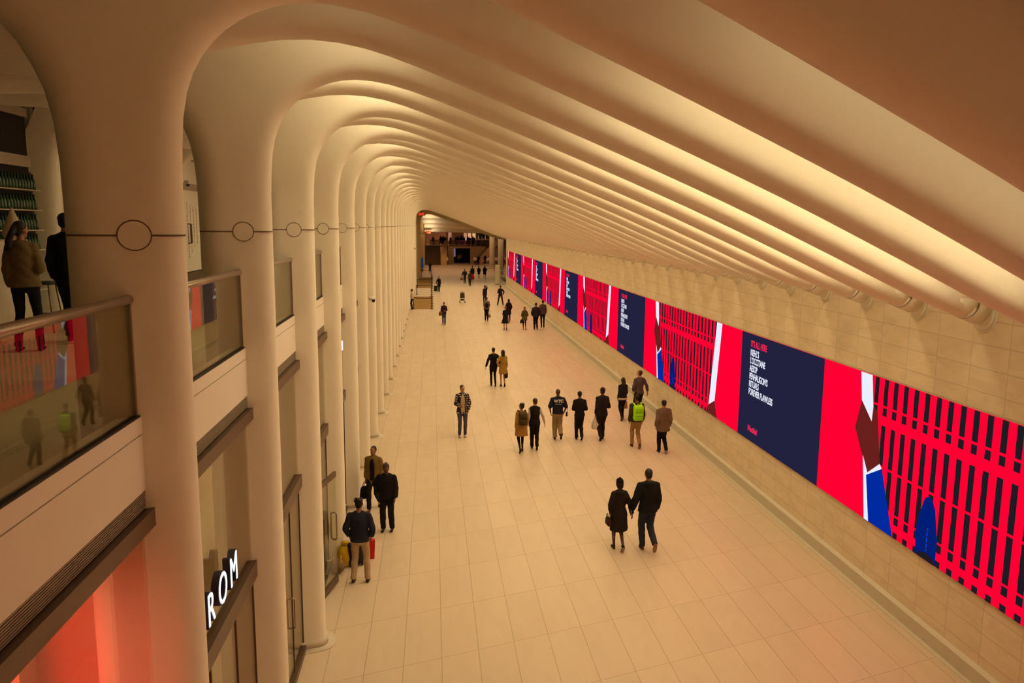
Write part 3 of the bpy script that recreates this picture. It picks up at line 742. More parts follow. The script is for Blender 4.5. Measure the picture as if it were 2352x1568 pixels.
bm = bmesh.new(); tube(bm, [(-.19, -.16, .98), (0, -.18, 1.0), (.19, -.16, .98)], .016, 8); obj('push_bar', bm, M_BLACK, t, True)

# upper gallery on the left
GZ = 5.30
r, J, W, _ = person('woman in quilted olive jacket with a dark ponytail on the upper gallery', (-5.0, 10.2, GZ), 8, 1.60, True, ('stand', .24), ('down', 'belly'), skin=C_SKIN_M, top=('jacket', (.17, .12, .055)), hem=.88, thick=.045, bottom=(.014, .014, .016), legw=.9, shoe=(.025, .02, .02), hair=('pony', (.014, .010, .009)), yaw=-30, detail=2)
person('man in black jacket on the upper gallery half hidden by the first column', (-4.80, 10.95, GZ), 5, 1.72, False, ('walk', .25), ('down', 'down'), skin=C_SKIN_M, top=('jacket', (.013, .012, .012)), hem=.85, thick=.034, bottom=(.016, .017, .018), shoe=(.03, .012, .012), hair=('short', (.012, .009, .008)), yaw=-20, detail=2)
person('person in black leaning at the gallery railing behind the second column', (-2.95, 12.15, GZ), -60, 1.60, True, ('stand', .18), ('front', 'front'), skin=C_SKIN_M, top=('jacket', (.013, .012, .012)), hem=.85, thick=.04, bottom=(.016, .017, .018), hair=('bob', (.012, .009, .008)), detail=1)

# far crowd, too small to show more than a silhouette: built once, copied with their parts
far = []
for i, (c, fem, ht, bt) in enumerate([((.018, .014, .013), False, 'short', (.014, .012, .012)), ((.022, .018, .020), True, 'bob', (.02, .016, .016)), ((.03, .022, .018), False, 'short', (.03, .025, .03)), ((.014, .012, .012), True, 'long', (.014, .012, .012))]):
    r, _, _, _ = person('x', (0, 0, 0), 0, 1.70+.03*i, fem, ('walk', .2), ('down', 'pocket'), top=('jacket', c), hem=.80, thick=.035, bottom=bt, hair=(ht, C_HAIR), detail=0)
    far.append(r)
KM = {}
for o in COL.objects:
    if o.parent is not None: KM.setdefault(o.parent.name, []).append(o)
fkids = lambda o: KM.get(o.name, [])
def px2(x, Y): return (x-992)/1797*Y*1.0
crowd = [  # photo x, depth, floor height, label, group
    (994.5, 147.9, 3.12, 'dark standing figure alone at the left of the far landing', None),
    (1011, 150, 3.12, 0, 1), (1014.5, 150.6, 3.12, 0, 1), (1017.5, 149.6, 3.12, 0, 1), (1021.5, 148.4, 3.12, 0, 1),
    (1034, 147, 3.12, 'dark figure just right of the yellow stair parapet on the landing', None),
    (1047, 148, 3.12, 0, 2), (1051, 149, 3.12, 0, 2), (1055, 147.6, 3.12, 0, 2), (1059.5, 149, 3.12, 0, 2), (1064, 148, 3.12, 0, 2),
    (1073, 147, 3.12, 0, 2), (1077, 148.3, 3.12, 0, 2),
    (1084, 146, 3.12, 0, 2), (1087, 147.2, 3.12, 0, 2),
    (1094.5, 152, 4.1, 0, 3), (1100, 153, 4.1, 0, 3), (1103.5, 153.8, 4.1, 0, 3), (1107.5, 152.6, 4.1, 0, 3), (1110.5, 153.4, 4.1, 0, 3), (1116, 151.4, 4.1, 0, 3),
    (1051.5, 143.6, 0, 'person in a pinkish coat in the dark doorway', None), (1056, 144.4, 0, 'dark figure right behind the pinkish coat in the doorway', None), (1067, 145, 0, 'dark figure in the right half of the far doorway', None),
    (1095, 137.6, 0, 'dark figure directly behind the cream jacket at the far end', None), (1098.5, 138.0, 0, 'dark figure right of the pair behind the cream jacket', None),
    (1112.5, 139.4, 0, 'dark figure walking left of the far round column', None),
    (1155, 127.5, 0, 'person in dark red coat between the kiosk column and the wall end', None)]
GL = {1: ('dark figure in the cluster at the left landing railing', 'people at the left landing railing'),
      2: ('dark figure in the crowd along the middle landing railing', 'people along the middle landing railing'),
      3: ('dark figure in the crowd on the upper right balcony', 'people on the upper right balcony')}
used = set()
for i, (x, Y, z, lab, g) in enumerate(crowd):
    s = i % 4
    if g: lab_, gr = GL[g]
    else: lab_, gr = lab, None
    lc = (px2(x, Y), Y, z); rz = random.choice([0, .4, -.5, PI, 2.6])
    if s not in used:
        used.add(s); o = far[s]; o.location = lc; o.rotation_euler = (0, 0, rz); o['label'] = lab_
        if gr: o['group'] = gr
    else: o = copy_tree(far[s], None, lc, rz, lab_, gr, fkids)
    if not gr and 'group' in o: del o['group']
    for nm, cc in (('dark red', (.10, .012, .012)), ('pinkish', (.30, .15, .10))):
        if nm in lab_:
            for ch in [q for q in COL.objects if q.parent == o and q.name.startswith('jacket')]:
                ch.data = ch.data.copy(); ch.data.materials[0] = cloth(cc)
LS, GS, HS, AS, EXPO = .9, 10.0, .5, .25, 0.07
# ------------------------------------------------------------------ ribs, columns, ceiling
U = [(-1.82, 7.2), (-1.815, 7.45), (-1.80, 7.69), (-1.775, 7.85), (-1.72, 7.99), (-1.66, 8.11), (-1.575, 8.22), (-1.48, 8.32), (-1.40, 8.385), (-1.29, 8.45),
     (-1.17, 8.51), (-1.03, 8.555), (-.86, 8.58), (-.70, 8.58), (-.48, 8.555), (-.25, 8.505), (.03, 8.425), (.45, 8.29), (.80, 8.17), (1.35, 7.99),
     (1.95, 7.79), (2.60, 7.56), (3.10, 7.38), (3.65, 7.19), (4.55, 6.84), (5.0, 6.66), (5.7, 6.39), (6.3, 6.14), (6.85, 5.915), (7.2, 5.79), (7.55, 5.68),
     (7.84, 5.59), (8.1, 5.50), (8.30, 5.43)]
G = [(-2.56, 7.0), (-2.56, 7.3), (-2.575, 7.6), (-2.615, 7.80), (-2.68, 7.95), (-2.75, 8.10), (-2.84, 8.23), (-3.0, 8.36), (-3.25, 8.44), (-3.7, 8.52),
     (-4.4, 8.57), (-5.2, 8.60), (-5.75, 8.58), (-6.05, 8.48), (-6.22, 8.28), (-6.28, 8.0), (-6.30, 7.5), (-6.30, 6.4), (-6.30, 5.30)]
UI = [(-6.7, 8.6), (-5.2, 8.6), (-4.4, 8.57), (-3.7, 8.52), (-3.2, 8.44), (-2.8, 8.37), (-2.5, 8.33), (-2.25, 8.35), (-2.05, 8.41), (-1.86, 8.48), (-1.62, 8.56), (-1.38, 8.62), (-1.12, 8.645), (-.88, 8.645), (-.62, 8.615),
      (-.38, 8.55), (-.13, 8.475)] + U[16:]
HT = .20     # half thickness of the blades
def top_of(x):
    if x < -.86: return 9.65
    p = U[12:]
    for a, b in zip(p, p[1:]):
        if a[0] <= x <= b[0]:
            z = a[1]+(b[1]-a[1])*(x-a[0])/(b[0]-a[0]); break
    else: z = 5.43
    return z+1.07
def rib_top(x):
    z = top_of(x)
    return z-.62*min(1, (x-7.3)/.6) if x > 7.3 else z
def sub(pts, mx):
    out = [pts[0]]
    for a, b in zip(pts, pts[1:]):
        n = max(1, int(math.hypot(b[0]-a[0], b[1]-a[1])/mx))
        for i in range(1, n+1): out.append((a[0]+(b[0]-a[0])*i/n, a[1]+(b[1]-a[1])*i/n))
    return out
def smooth_pts(pts, it=2):
    for _ in range(it):
        q = [pts[0]]
        for a, b, c in zip(pts, pts[1:], pts[2:]): q.append(((a[0]+2*b[0]+c[0])/4, (a[1]+2*b[1]+c[1])/4))
        pts = q+[pts[-1]]
    return pts
ST = 6
def W3(x, z, w):
    return Vector((x - SA*w, TS*(x+2.14) + CA*w, z))
def blade(bm, path, partners, sgn):
    """path: boundary points, partners: matching inner points; rounded rim of half thickness HT"""
    n = len(path); rows = []
    for i, (x, z) in enumerate(path):
        a = path[max(i-1, 0)]; b = path[min(i+1, n-1)]
        tx, tz = b[0]-a[0], b[1]-a[1]; L = math.hypot(tx, tz); nx, nz = -tz/L*sgn, tx/L*sgn
        row = []
        r = .21
        angs = [PI/2*j/ST for j in range(ST+1)]
        prof = [(r*(1-math.cos(t)**.85 if math.cos(t) > 1e-6 else 1), HT*math.sin(t)**.9) for t in angs]
        for s in (-1, 1):
            seq = prof[::-1] if s < 0 else prof[1:]
            for d, w in seq: row.append(W3(x+nx*d, z+nz*d, s*w))
        px, pz = partners[i]
        m = len(row)
        row = [W3(px, pz, -HT)] + [W3((px+x+nx*r)/2, (pz+z+nz*r)/2, -HT)] + row + [W3((px+x+nx*r)/2, (pz+z+nz*r)/2, HT)] + [W3(px, pz, HT)]
        rows.append([bm.verts.new(p) for p in row])
    for a, b in zip(rows, rows[1:]):
        for j in range(len(a)-1): bm.faces.new((a[j], a[j+1], b[j+1], b[j]))
    return rows
def make_column():
    bm = bmesh.new()
    # right side: nose of the column, arch and rib
    P = sub([(-1.82, .0), (-1.82, 3.0), (-1.82, 6.0), (-1.82, 6.9)], .8) + smooth_pts(sub(U, .35))[0:]
    par = []
    for x, z in P:
        if z <= 7.2 and x < -1.8: par.append((-2.19, z))
        elif x < -.86:
            t = (x+1.82)/(.96); par.append((-2.19, 7.25+(9.65-7.25)*t))
        elif x < 1.5:
            t = (x+.86)/2.36; xx = -2.19+(1.5+2.19)*t; par.append((xx, top_of(xx)))
        else: par.append((x, rib_top(x)))
    blade(bm, P, par, 1)
    P = sub([(-2.56, 0), (-2.56, 3), (-2.56, 6), (-2.56, 6.8)], .8) + smooth_pts(sub(G, .35), 1)
    par = []
    for x, z in P:
        if x > -2.565 and z <= 7.35: par.append((-2.19, z))
        elif x > -3.0:
            t = (-2.56-x)/(.44); par.append((-2.19, 7.35+(9.65-7.35)*min(1, t)))
        elif x > -5.2: par.append((-2.19-(-3.0-x)/2.2*3.01, 9.65))
        elif z > 8.3: t = (-5.2-x)/1.1; par.append((-5.2-t*1.6, 9.65-.9*t*t))
        else: par.append((-6.75, z))
    blade(bm, P, par, -1)
    bmesh.ops.remove_doubles(bm, verts=bm.verts, dist=.0005)
    return bm
def stadium(bm, grow, z0, z1, n=10):
    pts = []
    cx0, cx1 = -2.56+.15, -1.82-.15
    pts = []
    def sp(ang_c, a):  # superellipse corner
        return a
    for i in range(n*2+1):
        a = -PI/2 + PI*i/(n*2); pts.append((cx1+(.15+grow)*math.copysign(abs(math.cos(a))**.85, math.cos(a)), (HT+grow)*math.sin(a)))
    for i in range(n*2+1):
        a = PI/2 + PI*i/(n*2); pts.append((cx0+(.15+grow)*math.copysign(abs(math.cos(a))**.85, math.cos(a)), (HT+grow)*math.sin(a)))
    lo = [bm.verts.new(W3(x, z0, w)) for x, w in pts]; hi = [bm.verts.new(W3(x, z1, w)) for x, w in pts]
    bm.faces.new(lo); bm.faces.new(hi[::-1])
    for i in range(len(lo)): bm.faces.new((lo[i], hi[i], hi[(i+1) % len(lo)], lo[(i+1) % len(lo)]))
def plinth():
    bm = bmesh.new(); stadium(bm, .035, 0, .13); stadium(bm, .16, 0, .012); return bm
def joint():
    bm = bmesh.new(); stadium(bm, .0018, 6.803, 6.815)
    # ring around the round cover plate on the near and far face
    for s in (-1, 1):
        n = 40; cx = -2.14
        for i in range(n):
            a0, a1 = 2*PI*i/n, 2*PI*(i+1)/n
            q = [bm.verts.new(W3(cx+r*math.cos(a), 6.809+r*math.sin(a), s*(HT+.0045))) for a, r in ((a0, .100), (a1, .100), (a1, .108), (a0, .108))]
            bm.faces.new(q)
    return bm
def cover():
    bm = bmesh.new()
    for s in (-1, 1):
        n = 40; c = [bm.verts.new(W3(-2.14+.101*math.cos(2*PI*i/n), 6.809+.101*math.sin(2*PI*i/n), s*(HT+.0035))) for i in range(n)]
        d = [bm.verts.new(W3(-2.14+.101*math.cos(2*PI*i/n), 6.809+.101*math.sin(2*PI*i/n), s*(HT-.02))) for i in range(n)]
        bm.faces.new(c); bm.faces.new(d[::-1])
        for i in range(n): bm.faces.new((c[i], c[(i+1) % n], d[(i+1) % n], d[i]))
    return bm
def rib_end():
    """round collar where the rib meets the wall, and its pin joint"""
    bm = bmesh.new()
    ax = Vector((1, TS, -.34)).normalized(); c = W3(8.10, 5.70, 0)
    def ringt(x0, x1, r, rr=None):
        tube(bm, [c+ax*x0, c+ax*x1], [r, rr or r], 28)
    ringt(-.32, .05, .207); ringt(.05, .3, .165)
    w = Vector((8.27, TS*(8.27+2.14), 5.63))
    tube(bm, [w, w+Vector((.02, 0, 0))], [.285, .285], 28); tube(bm, [w-Vector((.025, 0, 0)), w], [.225, .25], 28)
    return bm
def end_joint():
    bm = bmesh.new(); ax = Vector((1, TS, -.34)).normalized()
    c = W3(7.86, 5.79, 0)
    tube(bm, [c, c+ax*.012], [(.2150), (.2150)], 28)
    return bm
def end_sleeve():
    bm = bmesh.new(); ax = Vector((1, TS, -.34)).normalized()
    c = W3(7.45, 5.93, 0)
    tube(bm, [c, c+ax*.3, c+ax*.5], [.198, .208, .208], 28)
    return bm
def make_rib():
    bm = bmesh.new(); P = smooth_pts(sub(UI, .35))
    par = [(x, rib_top(x) if x > -.86 else 9.65) for x, z in P]
    blade(bm, P, par, 1); return bm

KMIN, KMAX = -16, 52
cmesh = {}
def col_label(i):
    n = {0: 'nearest full column, white, flaring into the ceiling rib, upper left of the photo', 1: 'second white column from the camera, behind the shopfront with the lit sign',
         2: 'third white column, its base plinth showing beside the open glass door', 3: 'fourth white column, just past the open glass door'}
    return n.get(i)
proto_c = proto_r = None
for k in range(KMIN, KMAX+1):
    Y = Y0+PITCH*k
    if k % 2 == 0:
        i = k//2
        lab = col_label(i) or ('white column and arched rib in the receding colonnade beyond the fourth column' if i > 3 else 'white column and rib overhead behind the camera position')
        grp = None if 0 <= i <= 3 else ('receding white columns' if i > 3 else 'columns behind the camera')
        if proto_c is None:
            t = thing('ribbed_column', lab, 'column', (0, Y, 0), 0, grp)
            obj('shaft', make_column(), M_PL, t, True); obj('plinth', plinth(), M_TRIM, t, True)
            obj('joint_groove', joint(), M_GROOVE, t); obj('cover_plate', cover(), M_PL, t)
            e = obj('rib_sleeve', end_sleeve(), M_PL, t, True); obj('wall_collar', rib_end(), M_PL, t, True); obj('joint_ring', end_joint(), M_GROOVE, t, True)
            proto_c = t; PK = {t.name: [o for o in COL.objects if o.parent == t]}
            ck = lambda o: PK[proto_c.name] if o == proto_c else []
        else:
            t = copy_tree(proto_c, None, (0, Y, 0), None, lab, None, ck)
            if grp: t['group'] = grp
            elif 'group' in t: del t['group']
    else:
        lab = {-1: 'broad ceiling rib nearest the top right corner that ends in frame edge shadow'}.get(k)
        lab = {3: 'ceiling rib between the second and third columns', 1: 'ceiling rib between the first and second columns, ending nearest on the wall', 5: 'ceiling rib between the third and fourth columns'}.get(k, 'intermediate ceiling rib spanning from the colonnade to the stone wall, far series' if k > 5 else 'broad dark ceiling rib crossing the upper right, nearer than the first column')
        grp = None if k in (1, 3, 5) else ('far intermediate ribs' if k > 5 else 'near ceiling ribs')
        if proto_r is None:
            t = thing('ceiling_rib', lab, 'ceiling rib', (0, Y, 0), 0, grp)
            obj('rib_body', make_rib(), M_PL, t, True); obj('rib_sleeve', end_sleeve(), M_PL, t, True); obj('wall_collar', rib_end(), M_PL, t, True); obj('joint_ring', end_joint(), M_GROOVE, t, True)
            proto_r = t; RK = [o for o in COL.objects if o.parent == t]
            rk = lambda o: RK if o == proto_r else []
        else:
            t = copy_tree(proto_r, None, (0, Y, 0), None, lab, None, rk)
            if grp: t['group'] = grp
            elif 'group' in t: del t['group']

YE = 96.0
def struct(name, bm, m, smooth=False):
    o = obj(name, bm, m, None, smooth); o['kind'] = 'structure'; return o
bm = bmesh.new(); box(bm, -7.2, 8.9, -24, 104, -.3, 0); box(bm, -14, 30, 104, 190, -.3, 0); struct('floor', bm, M_FLOOR)
# ceiling above the ribs
bm = bmesh.new()
xs = [-7.0, -.87] + [(-.86+.4*i) for i in range(19)] + [6.7, 7.2, 7.7, 8.2, 8.45]
xs = sorted(set(xs)); lo = []; hi = []
for x in xs:
    z = top_of(x)-.02
    lo.append([bm.verts.new((x, y, z)) for y in (-24, 104)]); hi.append([bm.verts.new((x, y, z+.2)) for y in (-24, 104)])
for a, b in zip(lo, lo[1:]): bm.faces.new((a[0], b[0], b[1], a[1]))
for a, b in zip(hi, hi[1:]): bm.faces.new((a[0], a[1], b[1], b[0]))
for q in (0, -1): bm.faces.new((lo[q][0], lo[q][1], hi[q][1], hi[q][0]))
struct('ceiling', bm, M_PL)
bm = bmesh.new(); box(bm, 8.28, 8.6, -24, 88.0, 0, 7.4); struct('wall_right', bm, M_WALL)
bm = bmesh.new(); prism(bm, [(8.30, 0), (8.30, .30), (8.215, .255), (8.20, .25), (8.20, .012), (8.12, .012), (8.12, 0)], 'y', -24, 88.05); struct('baseboard_right', bm, M_TRIM)
bm = bmesh.new(); box(bm, -9, 8.6, -24.3, -24, 0, 10); struct('wall_back', bm, M_PL)

# ------------------------------------------------------------------ video wall
XS = 8.235; q_ = XS/8.1
def sy(y): return y*q_
def sz(z): return 6.9-(6.9-z)*q_
vw = thing('video_wall', 'long red and navy LED advertising screen on the stone wall', 'screen', (0, 0, 0))
E_RED = emis('display_red', (1.0, .0, .030), 1.05); E_NAVY = emis('display_navy', (.016, .015, .045), 1.0); E_BAR = emis('display_dark', (.014, .010, .016), 1.0)
E_WH = emis('display_white', (.78, .82, .95), 1.0); E_BR = emis('display_brown', (.135, .014, .012), 1.0); E_BL = emis('display_blue', (.0, .022, .33), 1.0)
E_BL2 = emis('display_deep_blue', (.0, .012, .17), 1.0); E_TX = emis('display_text_red', (.85, .02, .07), 1.0); E_TB = emis('display_bright_blue', (.0, .05, .75), 1.0)
bm = bmesh.new(); box(bm, XS+.012, 8.30, sy(-3), sy(84.95), sz(1.44), sz(4.245)); obj('casing', bm, plain('screen_frame', (.55, .46, .32), .4), vw)
def flat(polys, lay, mat, name):
    bm = bmesh.new()
    for p in polys:
        prism(bm, [(sy(a), sz(b)) for a, b in p], 'x', XS-.003*lay, XS-.003*lay+.0028)
    obj(name, bm, mat, vw)
bm = bmesh.new(); box(bm, XS, XS+.012, sy(-2.9), sy(84.85), sz(1.47), sz(4.215)); obj('display', bm, E_RED, vw)
R4 = lambda a, b, c, d: [(a, c), (b, c), (b, d), (a, d)]
Z0, Z1 = 1.472, 4.213
SHOE = [(11.59, 2.55), (11.68, 2.49), (11.78, 2.22), (11.86, 1.86), (11.82, Z0), (11.3, Z0), (11.29, 1.87), (11.40, 2.37), (11.49, 2.51)]
for bi, b in enumerate([1.41, 15.27, 29.13, 43.09, 57.22, 71.37]):
    o1 = b-1.41
    flat([R4(b, b+4.37, Z0, Z1)], 1, E_NAVY, 'navy_panel')
    bars = []
    i = 0
    while True:
        y0 = 13.25-.295*i
        if y0 < 7.6: break
        for (a, c) in ((3.735, Z1), (3.545, 3.69), (2.635, 3.365), (1.885, 2.59), (1.71, 1.845), (Z0, 1.575)):
            # the raking white strip crosses the near end of the grid
            mid = (a+c)/2; lim = 1.41+5.93 + (4.21-mid)*.16
            if y0 > lim: bars.append(R4(y0+o1, y0+.125+o1, a, c))
        i += 1
    flat(bars, 1, E_BAR, 'bar_grid')
    sh = lambda P: [(y+o1, z) for y, z in P]
    flat([sh([(13.86, Z1), (13.48, Z1), (13.38, 3.64), (13.40, 3.36), (13.77, 3.68)]),
          sh([(13.60, 2.65), (13.41, 2.37), (13.44, 2.31), (13.26, Z0), (13.41, Z0)]), sh([(13.41, 2.37), (13.04, 2.65), (12.96, 2.58), (13.45, 2.31)])], 3, E_WH, 'white_shape')
    flat([sh([(13.77, 3.68), (13.94, 3.11), (13.72, 2.77), (13.41, 2.37), (13.04, 2.65), (13.23, 3.56), (13.36, 3.65), (13.40, 3.36)])], 2, E_BR, 'brown_shape')
    flat([sh([(13.45, 2.31), (12.96, 2.58), (12.49, Z0), (13.26, Z0)])], 3, E_BL, 'blue_shape')
    flat([sh(SHOE)], 2, E_BL2, 'blue_shoe')
    flat([sh(R4(11.535, 11.56, 1.62, 2.02))], 3, E_TB, 'shoe_tongue')
    flat([sh([(11.47, 1.64+.1*j), (11.63, 1.68+.1*j), (11.63, 1.70+.1*j), (11.47, 1.66+.1*j)]) for j in range(4)] + [sh([(11.3, Z0), (11.82, Z0), (11.7, 1.56), (11.5, 1.60), (11.35, 1.56)])], 4, E_BAR, 'shoe_laces')
    s2 = lambda P: [(y-15.27+b, z) for y, z in P]
    flat([s2([(21.50, Z1), (21.09, Z1), (21.43, 1.93), (21.89, 1.72)])], 2, E_WH, 'white_strip')
    flat([s2([(21.89, 1.72), (21.43, 1.93), (21.20, Z0), (22.10, Z0)])], 2, E_BR, 'brown_shape')
    lines = ["IT'S ALL HERE", "KIEHL'S", "L'OCCITANE", 'AESOP', "PENHALIGON'S", 'RITUALS', 'FOREVER FLAWLESS']
    for li, s in enumerate(lines):
        z = 4.06-.168-.2005*li-(.025 if li else 0)
        if bi == 0:
            continue
        t = text_mesh('lettering', s, .232, E_TX if li == 0 else E_WH, vw, .001, .0055, xs=.70)
        t.rotation_euler = (PI/2, 0, -PI/2)
        t.location = (XS-.012, sy(b+3.77), sz(z))
    if bi:
        t = text_mesh('logo', 'Westfield', .215, E_TX, vw, .001, .006, .25, xs=.72)
        t.rotation_euler = (PI/2, 0, -PI/2); t.location = (XS-.012, sy(b+3.73), sz(1.72))

# ------------------------------------------------------------------ left facade, bay by bay
XF = -2.14
def bay_y(i): a = Y0+2*PITCH*i; return a+.20, a+2*PITCH-.20
def railing(i, label, grp=None):
    a, b = bay_y(i); t = thing('glass_railing', label, 'railing', (XF, a, 5.5), 0, grp); L = b-a
    bm = bmesh.new(); box(bm, -.008, .008, .03, L-.03, .02, .845); obj('glass_panel', bm, M_GLASS, t)
    bm = bmesh.new(); tube(bm, [(0, -.0, .86), (0, L, .86)], .034, 14); obj('handrail', bm, M_STEEL, t, True)
    for y in (0.0, L-.028):
        bm = bmesh.new(); box(bm, -.016, .016, y, y+.028, 0, .86); obj('end_post', bm, M_STEEL, t)
    bm = bmesh.new(); box(bm, -.03, .03, 0, L, -.012, .02); obj('base_channel', bm, M_BLACK, t)
    return t
def fascia(i, label, grp=None):
    a, b = bay_y(i); t = thing('fascia_panel', label, 'panel', (XF, a-.03, 4.68), 0, grp); L = b-a+.06
    bm = bmesh.new(); box(bm, -.12, .035, 0, L, .28, .695); box(bm, -.12, .035, 0, L, .705, .828); box(bm, -.14, -.0, 0, L, .28, .82); obj('panel', bm, M_PANEL, t)
    bm = bmesh.new()
    for j in range(8): box(bm, -.02, .030, 0, L, .148+.0165*j, .148+.0165*j+.008)
    box(bm, -.06, -.02, 0, L, .14, .28); obj('louver', bm, M_LOUVER, t)
    bm = bmesh.new(); box(bm, -.10, .085, 0, L, 0, .135); obj('header_beam', bm, M_BRONZE, t)
    return t
def shopfront(i, label, grp=None, door=None, tr=True, th=2.78):
    a, b = bay_y(i); t = thing('shopfront', label, 'shopfront', (XF, a-.01, 0), 0, grp); L = b-a+.02
    bm = bmesh.new(); box(bm, -.01, .004, .02, L-.02, .1, 4.68); obj('glass_pane', bm, M_GLASS2, t)
    bm = bmesh.new(); box(bm, -.05, .05, 0, L, 0, .10); obj('base_rail', bm, M_BRONZE, t)
    if tr:
        bm = bmesh.new(); box(bm, -.05, .06, 0, L, th, th+.20); obj('transom', bm, M_BRONZE, t)
        for y in (L*.36, L*.36+.012, L*.70, L-.03):
            bm = bmesh.new(); box(bm, -.012, .014, y-.006, y+.006, .1, th); obj('mullion', bm, M_BRONZE, t)
        bm = bmesh.new(); y = L*.66
        tube(bm, [(.01, y, .88), (.055, y, .90), (.06, y, .93), (.06, y, 1.32), (.055, y, 1.35), (.01, y, 1.37)], .014, 8); obj('door_handle', bm, M_STEEL, t, True)
    return t
named = {-1: 'nearest', 0: 'second', 1: 'third', 2: 'fourth'}
where = {-1: 'left of the first column', 0: 'between the first and second columns', 1: 'between the second and third columns', 2: 'between the third and fourth columns'}
P3 = {}
for i in range(-3, 26):
    if i in where:
        l1 = 'glass balustrade with steel handrail ' + where[i]; l2 = 'white fascia with louver and brown header ' + where[i]; l3 = 'glass shopfront ' + where[i]; g = (None,)*3
    elif i < 0:
        l1, l2, l3 = 'glass balustrade behind the camera side', 'white fascia at the camera side', 'glass shopfront at the camera side'; g = ('near balustrades', 'near fascias', 'near shopfronts')
    else:
        l1, l2, l3 = 'glass balustrade between the far columns, beyond the fourth', 'white fascia between the far columns, beyond the fourth', 'glass shopfront between the far columns, beyond the fourth'; g = ('far balustrades', 'far fascias', 'far shopfronts')
    if i <= 2 or i == 3:
        r1, r2, r3 = railing(i, l1, g[0]), fascia(i, l2, g[1]), shopfront(i, l3, g[2], tr=i not in (-1,), th=2.78)
        P3[i] = (r1, r2, r3)
        if i == 3: F3 = [[o for o in COL.objects if o.parent == q] for q in (r1, r2, r3)]
    else:
        for q, kids_, l, gg in zip(P3[3], F3, (l1, l2, l3), g):
            c = q.copy(); COL.objects.link(c); c.location.y += 2*PITCH*(i-3); c['label'] = l; c['group'] = gg
            for ch in kids_:
                d = ch.copy(); COL.objects.link(d); d.parent = c
# lit sign letters standing off the shop glass
sg = thing('shop_sign', 'white lit dark-edged letters ROM on the shop glass beside the first column', 'sign', (XF+.06, 6.74, 3.31), 0)
for ch, y, w in (('R', .02, .95), ('O', .38, .95), ('M', .80, .95)):
    t = text_mesh('letter', ch, .44, plain('sign_side', (.035, .03, .045), .4), sg, .035, .010, xs=w*.92); t.rotation_euler = (PI/2, 0, PI/2); t.location = (.035, y, 0)
    t = text_mesh('letter_face', ch, .44, emis('sign_white', (.86, .93, 1.0), 1.6), sg, .003, -.003, xs=w*.92); t.rotation_euler = (PI/2, 0, PI/2); t.location = (.074, y+.004, .002)
# open glass door
dr = thing('glass_door', 'open glass door with brown top and bottom rails beside the third column', 'door', (-2.10, 13.72, 0), -math.atan2(.16, .67))
bm = bmesh.new(); box(bm, -.007, .007, 0, .96, .16, 2.14); obj('glass_pane', bm, M_GLASS, dr)
for z0, z1 in ((.02, .16), (2.14, 2.24)):
    bm = bmesh.new(); box(bm, -.025, .025, 0, .96, z0, z1); obj('door_rail', bm, M_BRONZE, dr)
for s in (-1, 1):
    bm = bmesh.new(); tube(bm, [(0, .84, .92), (s*.05, .84, .94), (s*.055, .84, .97), (s*.055, .84, 1.42), (s*.05, .84, 1.45), (0, .84, 1.47)], .015, 8); obj('door_handle', bm, M_STEEL, dr, True)
# rooms behind the shop glass
bm = bmesh.new(); box(bm, -3.3, -3.1, Y0-.2, 92, 0, 5.08); struct('wall_shops', bm, M_SHOPW)
bm = bmesh.new(); box(bm, -6.8, -2.45, Y0+.05, Y0+.15, 0, 5.08); box(bm, -6.8, -6.6, -9, Y0+.1, 0, 5.08); struct('wall_red_shop', bm, plain('red_wall', (.55, .02, .02), .7))
bm = bmesh.new(); box(bm, -6.9, -2.22, -24, 96, 5.08, 5.30); struct('floor_gallery', bm, M_TRIM)
# counter glimpsed in the red shop
t = thing('display_table', 'pale lit table top deep in the red shop, bottom left corner', 'table', (-3.35, 5.0, 0))
bm = bmesh.new(); box(bm, -.5, .3, -.4, .4, .86, .92); obj('table_top', bm, plain('pale_top', (.75, .55, .4), .5), t)
for s in (-1, 1):
    for q in (-1, 1):
        bm = bmesh.new(); box(bm, s*.38-.12, s*.38-.08, q*.34-.02, q*.34+.02, 0, .86); obj('leg', bm, M_BRONZE, t)

# ------------------------------------------------------------------ upper gallery
bm = bmesh.new(); box(bm, -7.0, -6.72, -24, 104, 5.30, 9.6); struct('wall_left', bm, M_PL)
def gal_front(i, label, dark, grp=None):
    yc = Y0+2*PITCH*i-TS*4.5; a, b = yc+.26, yc+2*PITCH-.26
    t = thing('gallery_shopfront', label, 'shopfront', (-6.62, a, 5.30), 0, grp); L = b-a
    m = M_DARK if dark else M_PANEL
    bm = bmesh.new(); box(bm, -.09, .0, 0, L, .28, 2.5); obj('lower_panel', bm, m, t)
    bm = bmesh.new(); box(bm, -.09, .0, 0, L, 2.66, 3.30); obj('upper_panel', bm, m, t)
    bm = bmesh.new(); box(bm, -.09, .05, 0, L, 2.48, 2.66); obj('header_beam', bm, M_LOUVER, t)
    bm = bmesh.new(); box(bm, -.09, .05, 0, L, 3.28, 3.42); obj('top_beam', bm, M_LOUVER, t)
    bm = bmesh.new(); box(bm, -.09, .02, 0, L, 3.42, 3.58); obj('vent_slot', bm, M_BLACK, t)
    bm = bmesh.new(); box(bm, -.09, .03, 0, L, 0, .26); obj('base_panel', bm, M_BRONZE, t)
    return t
for i in range(-2, 8):
    dark = i <= 2
    l = {2: 'dark shop window with green bottles on the upper gallery, far left', 5: 'pale boarded shopfront seen between the first and second columns'}.get(i)
    gal_front(i, l or ('dark shop window further left on the upper gallery' if dark else 'pale boarded shopfront further along the upper gallery'), dark, None if l else ('dark gallery shopfronts' if dark else 'pale gallery shopfronts'))
hd = thing('door_pull', 'brown bar door handle on the pale boarded shopfront of the gallery', 'handle', (-6.60, 22.35, 6.35))
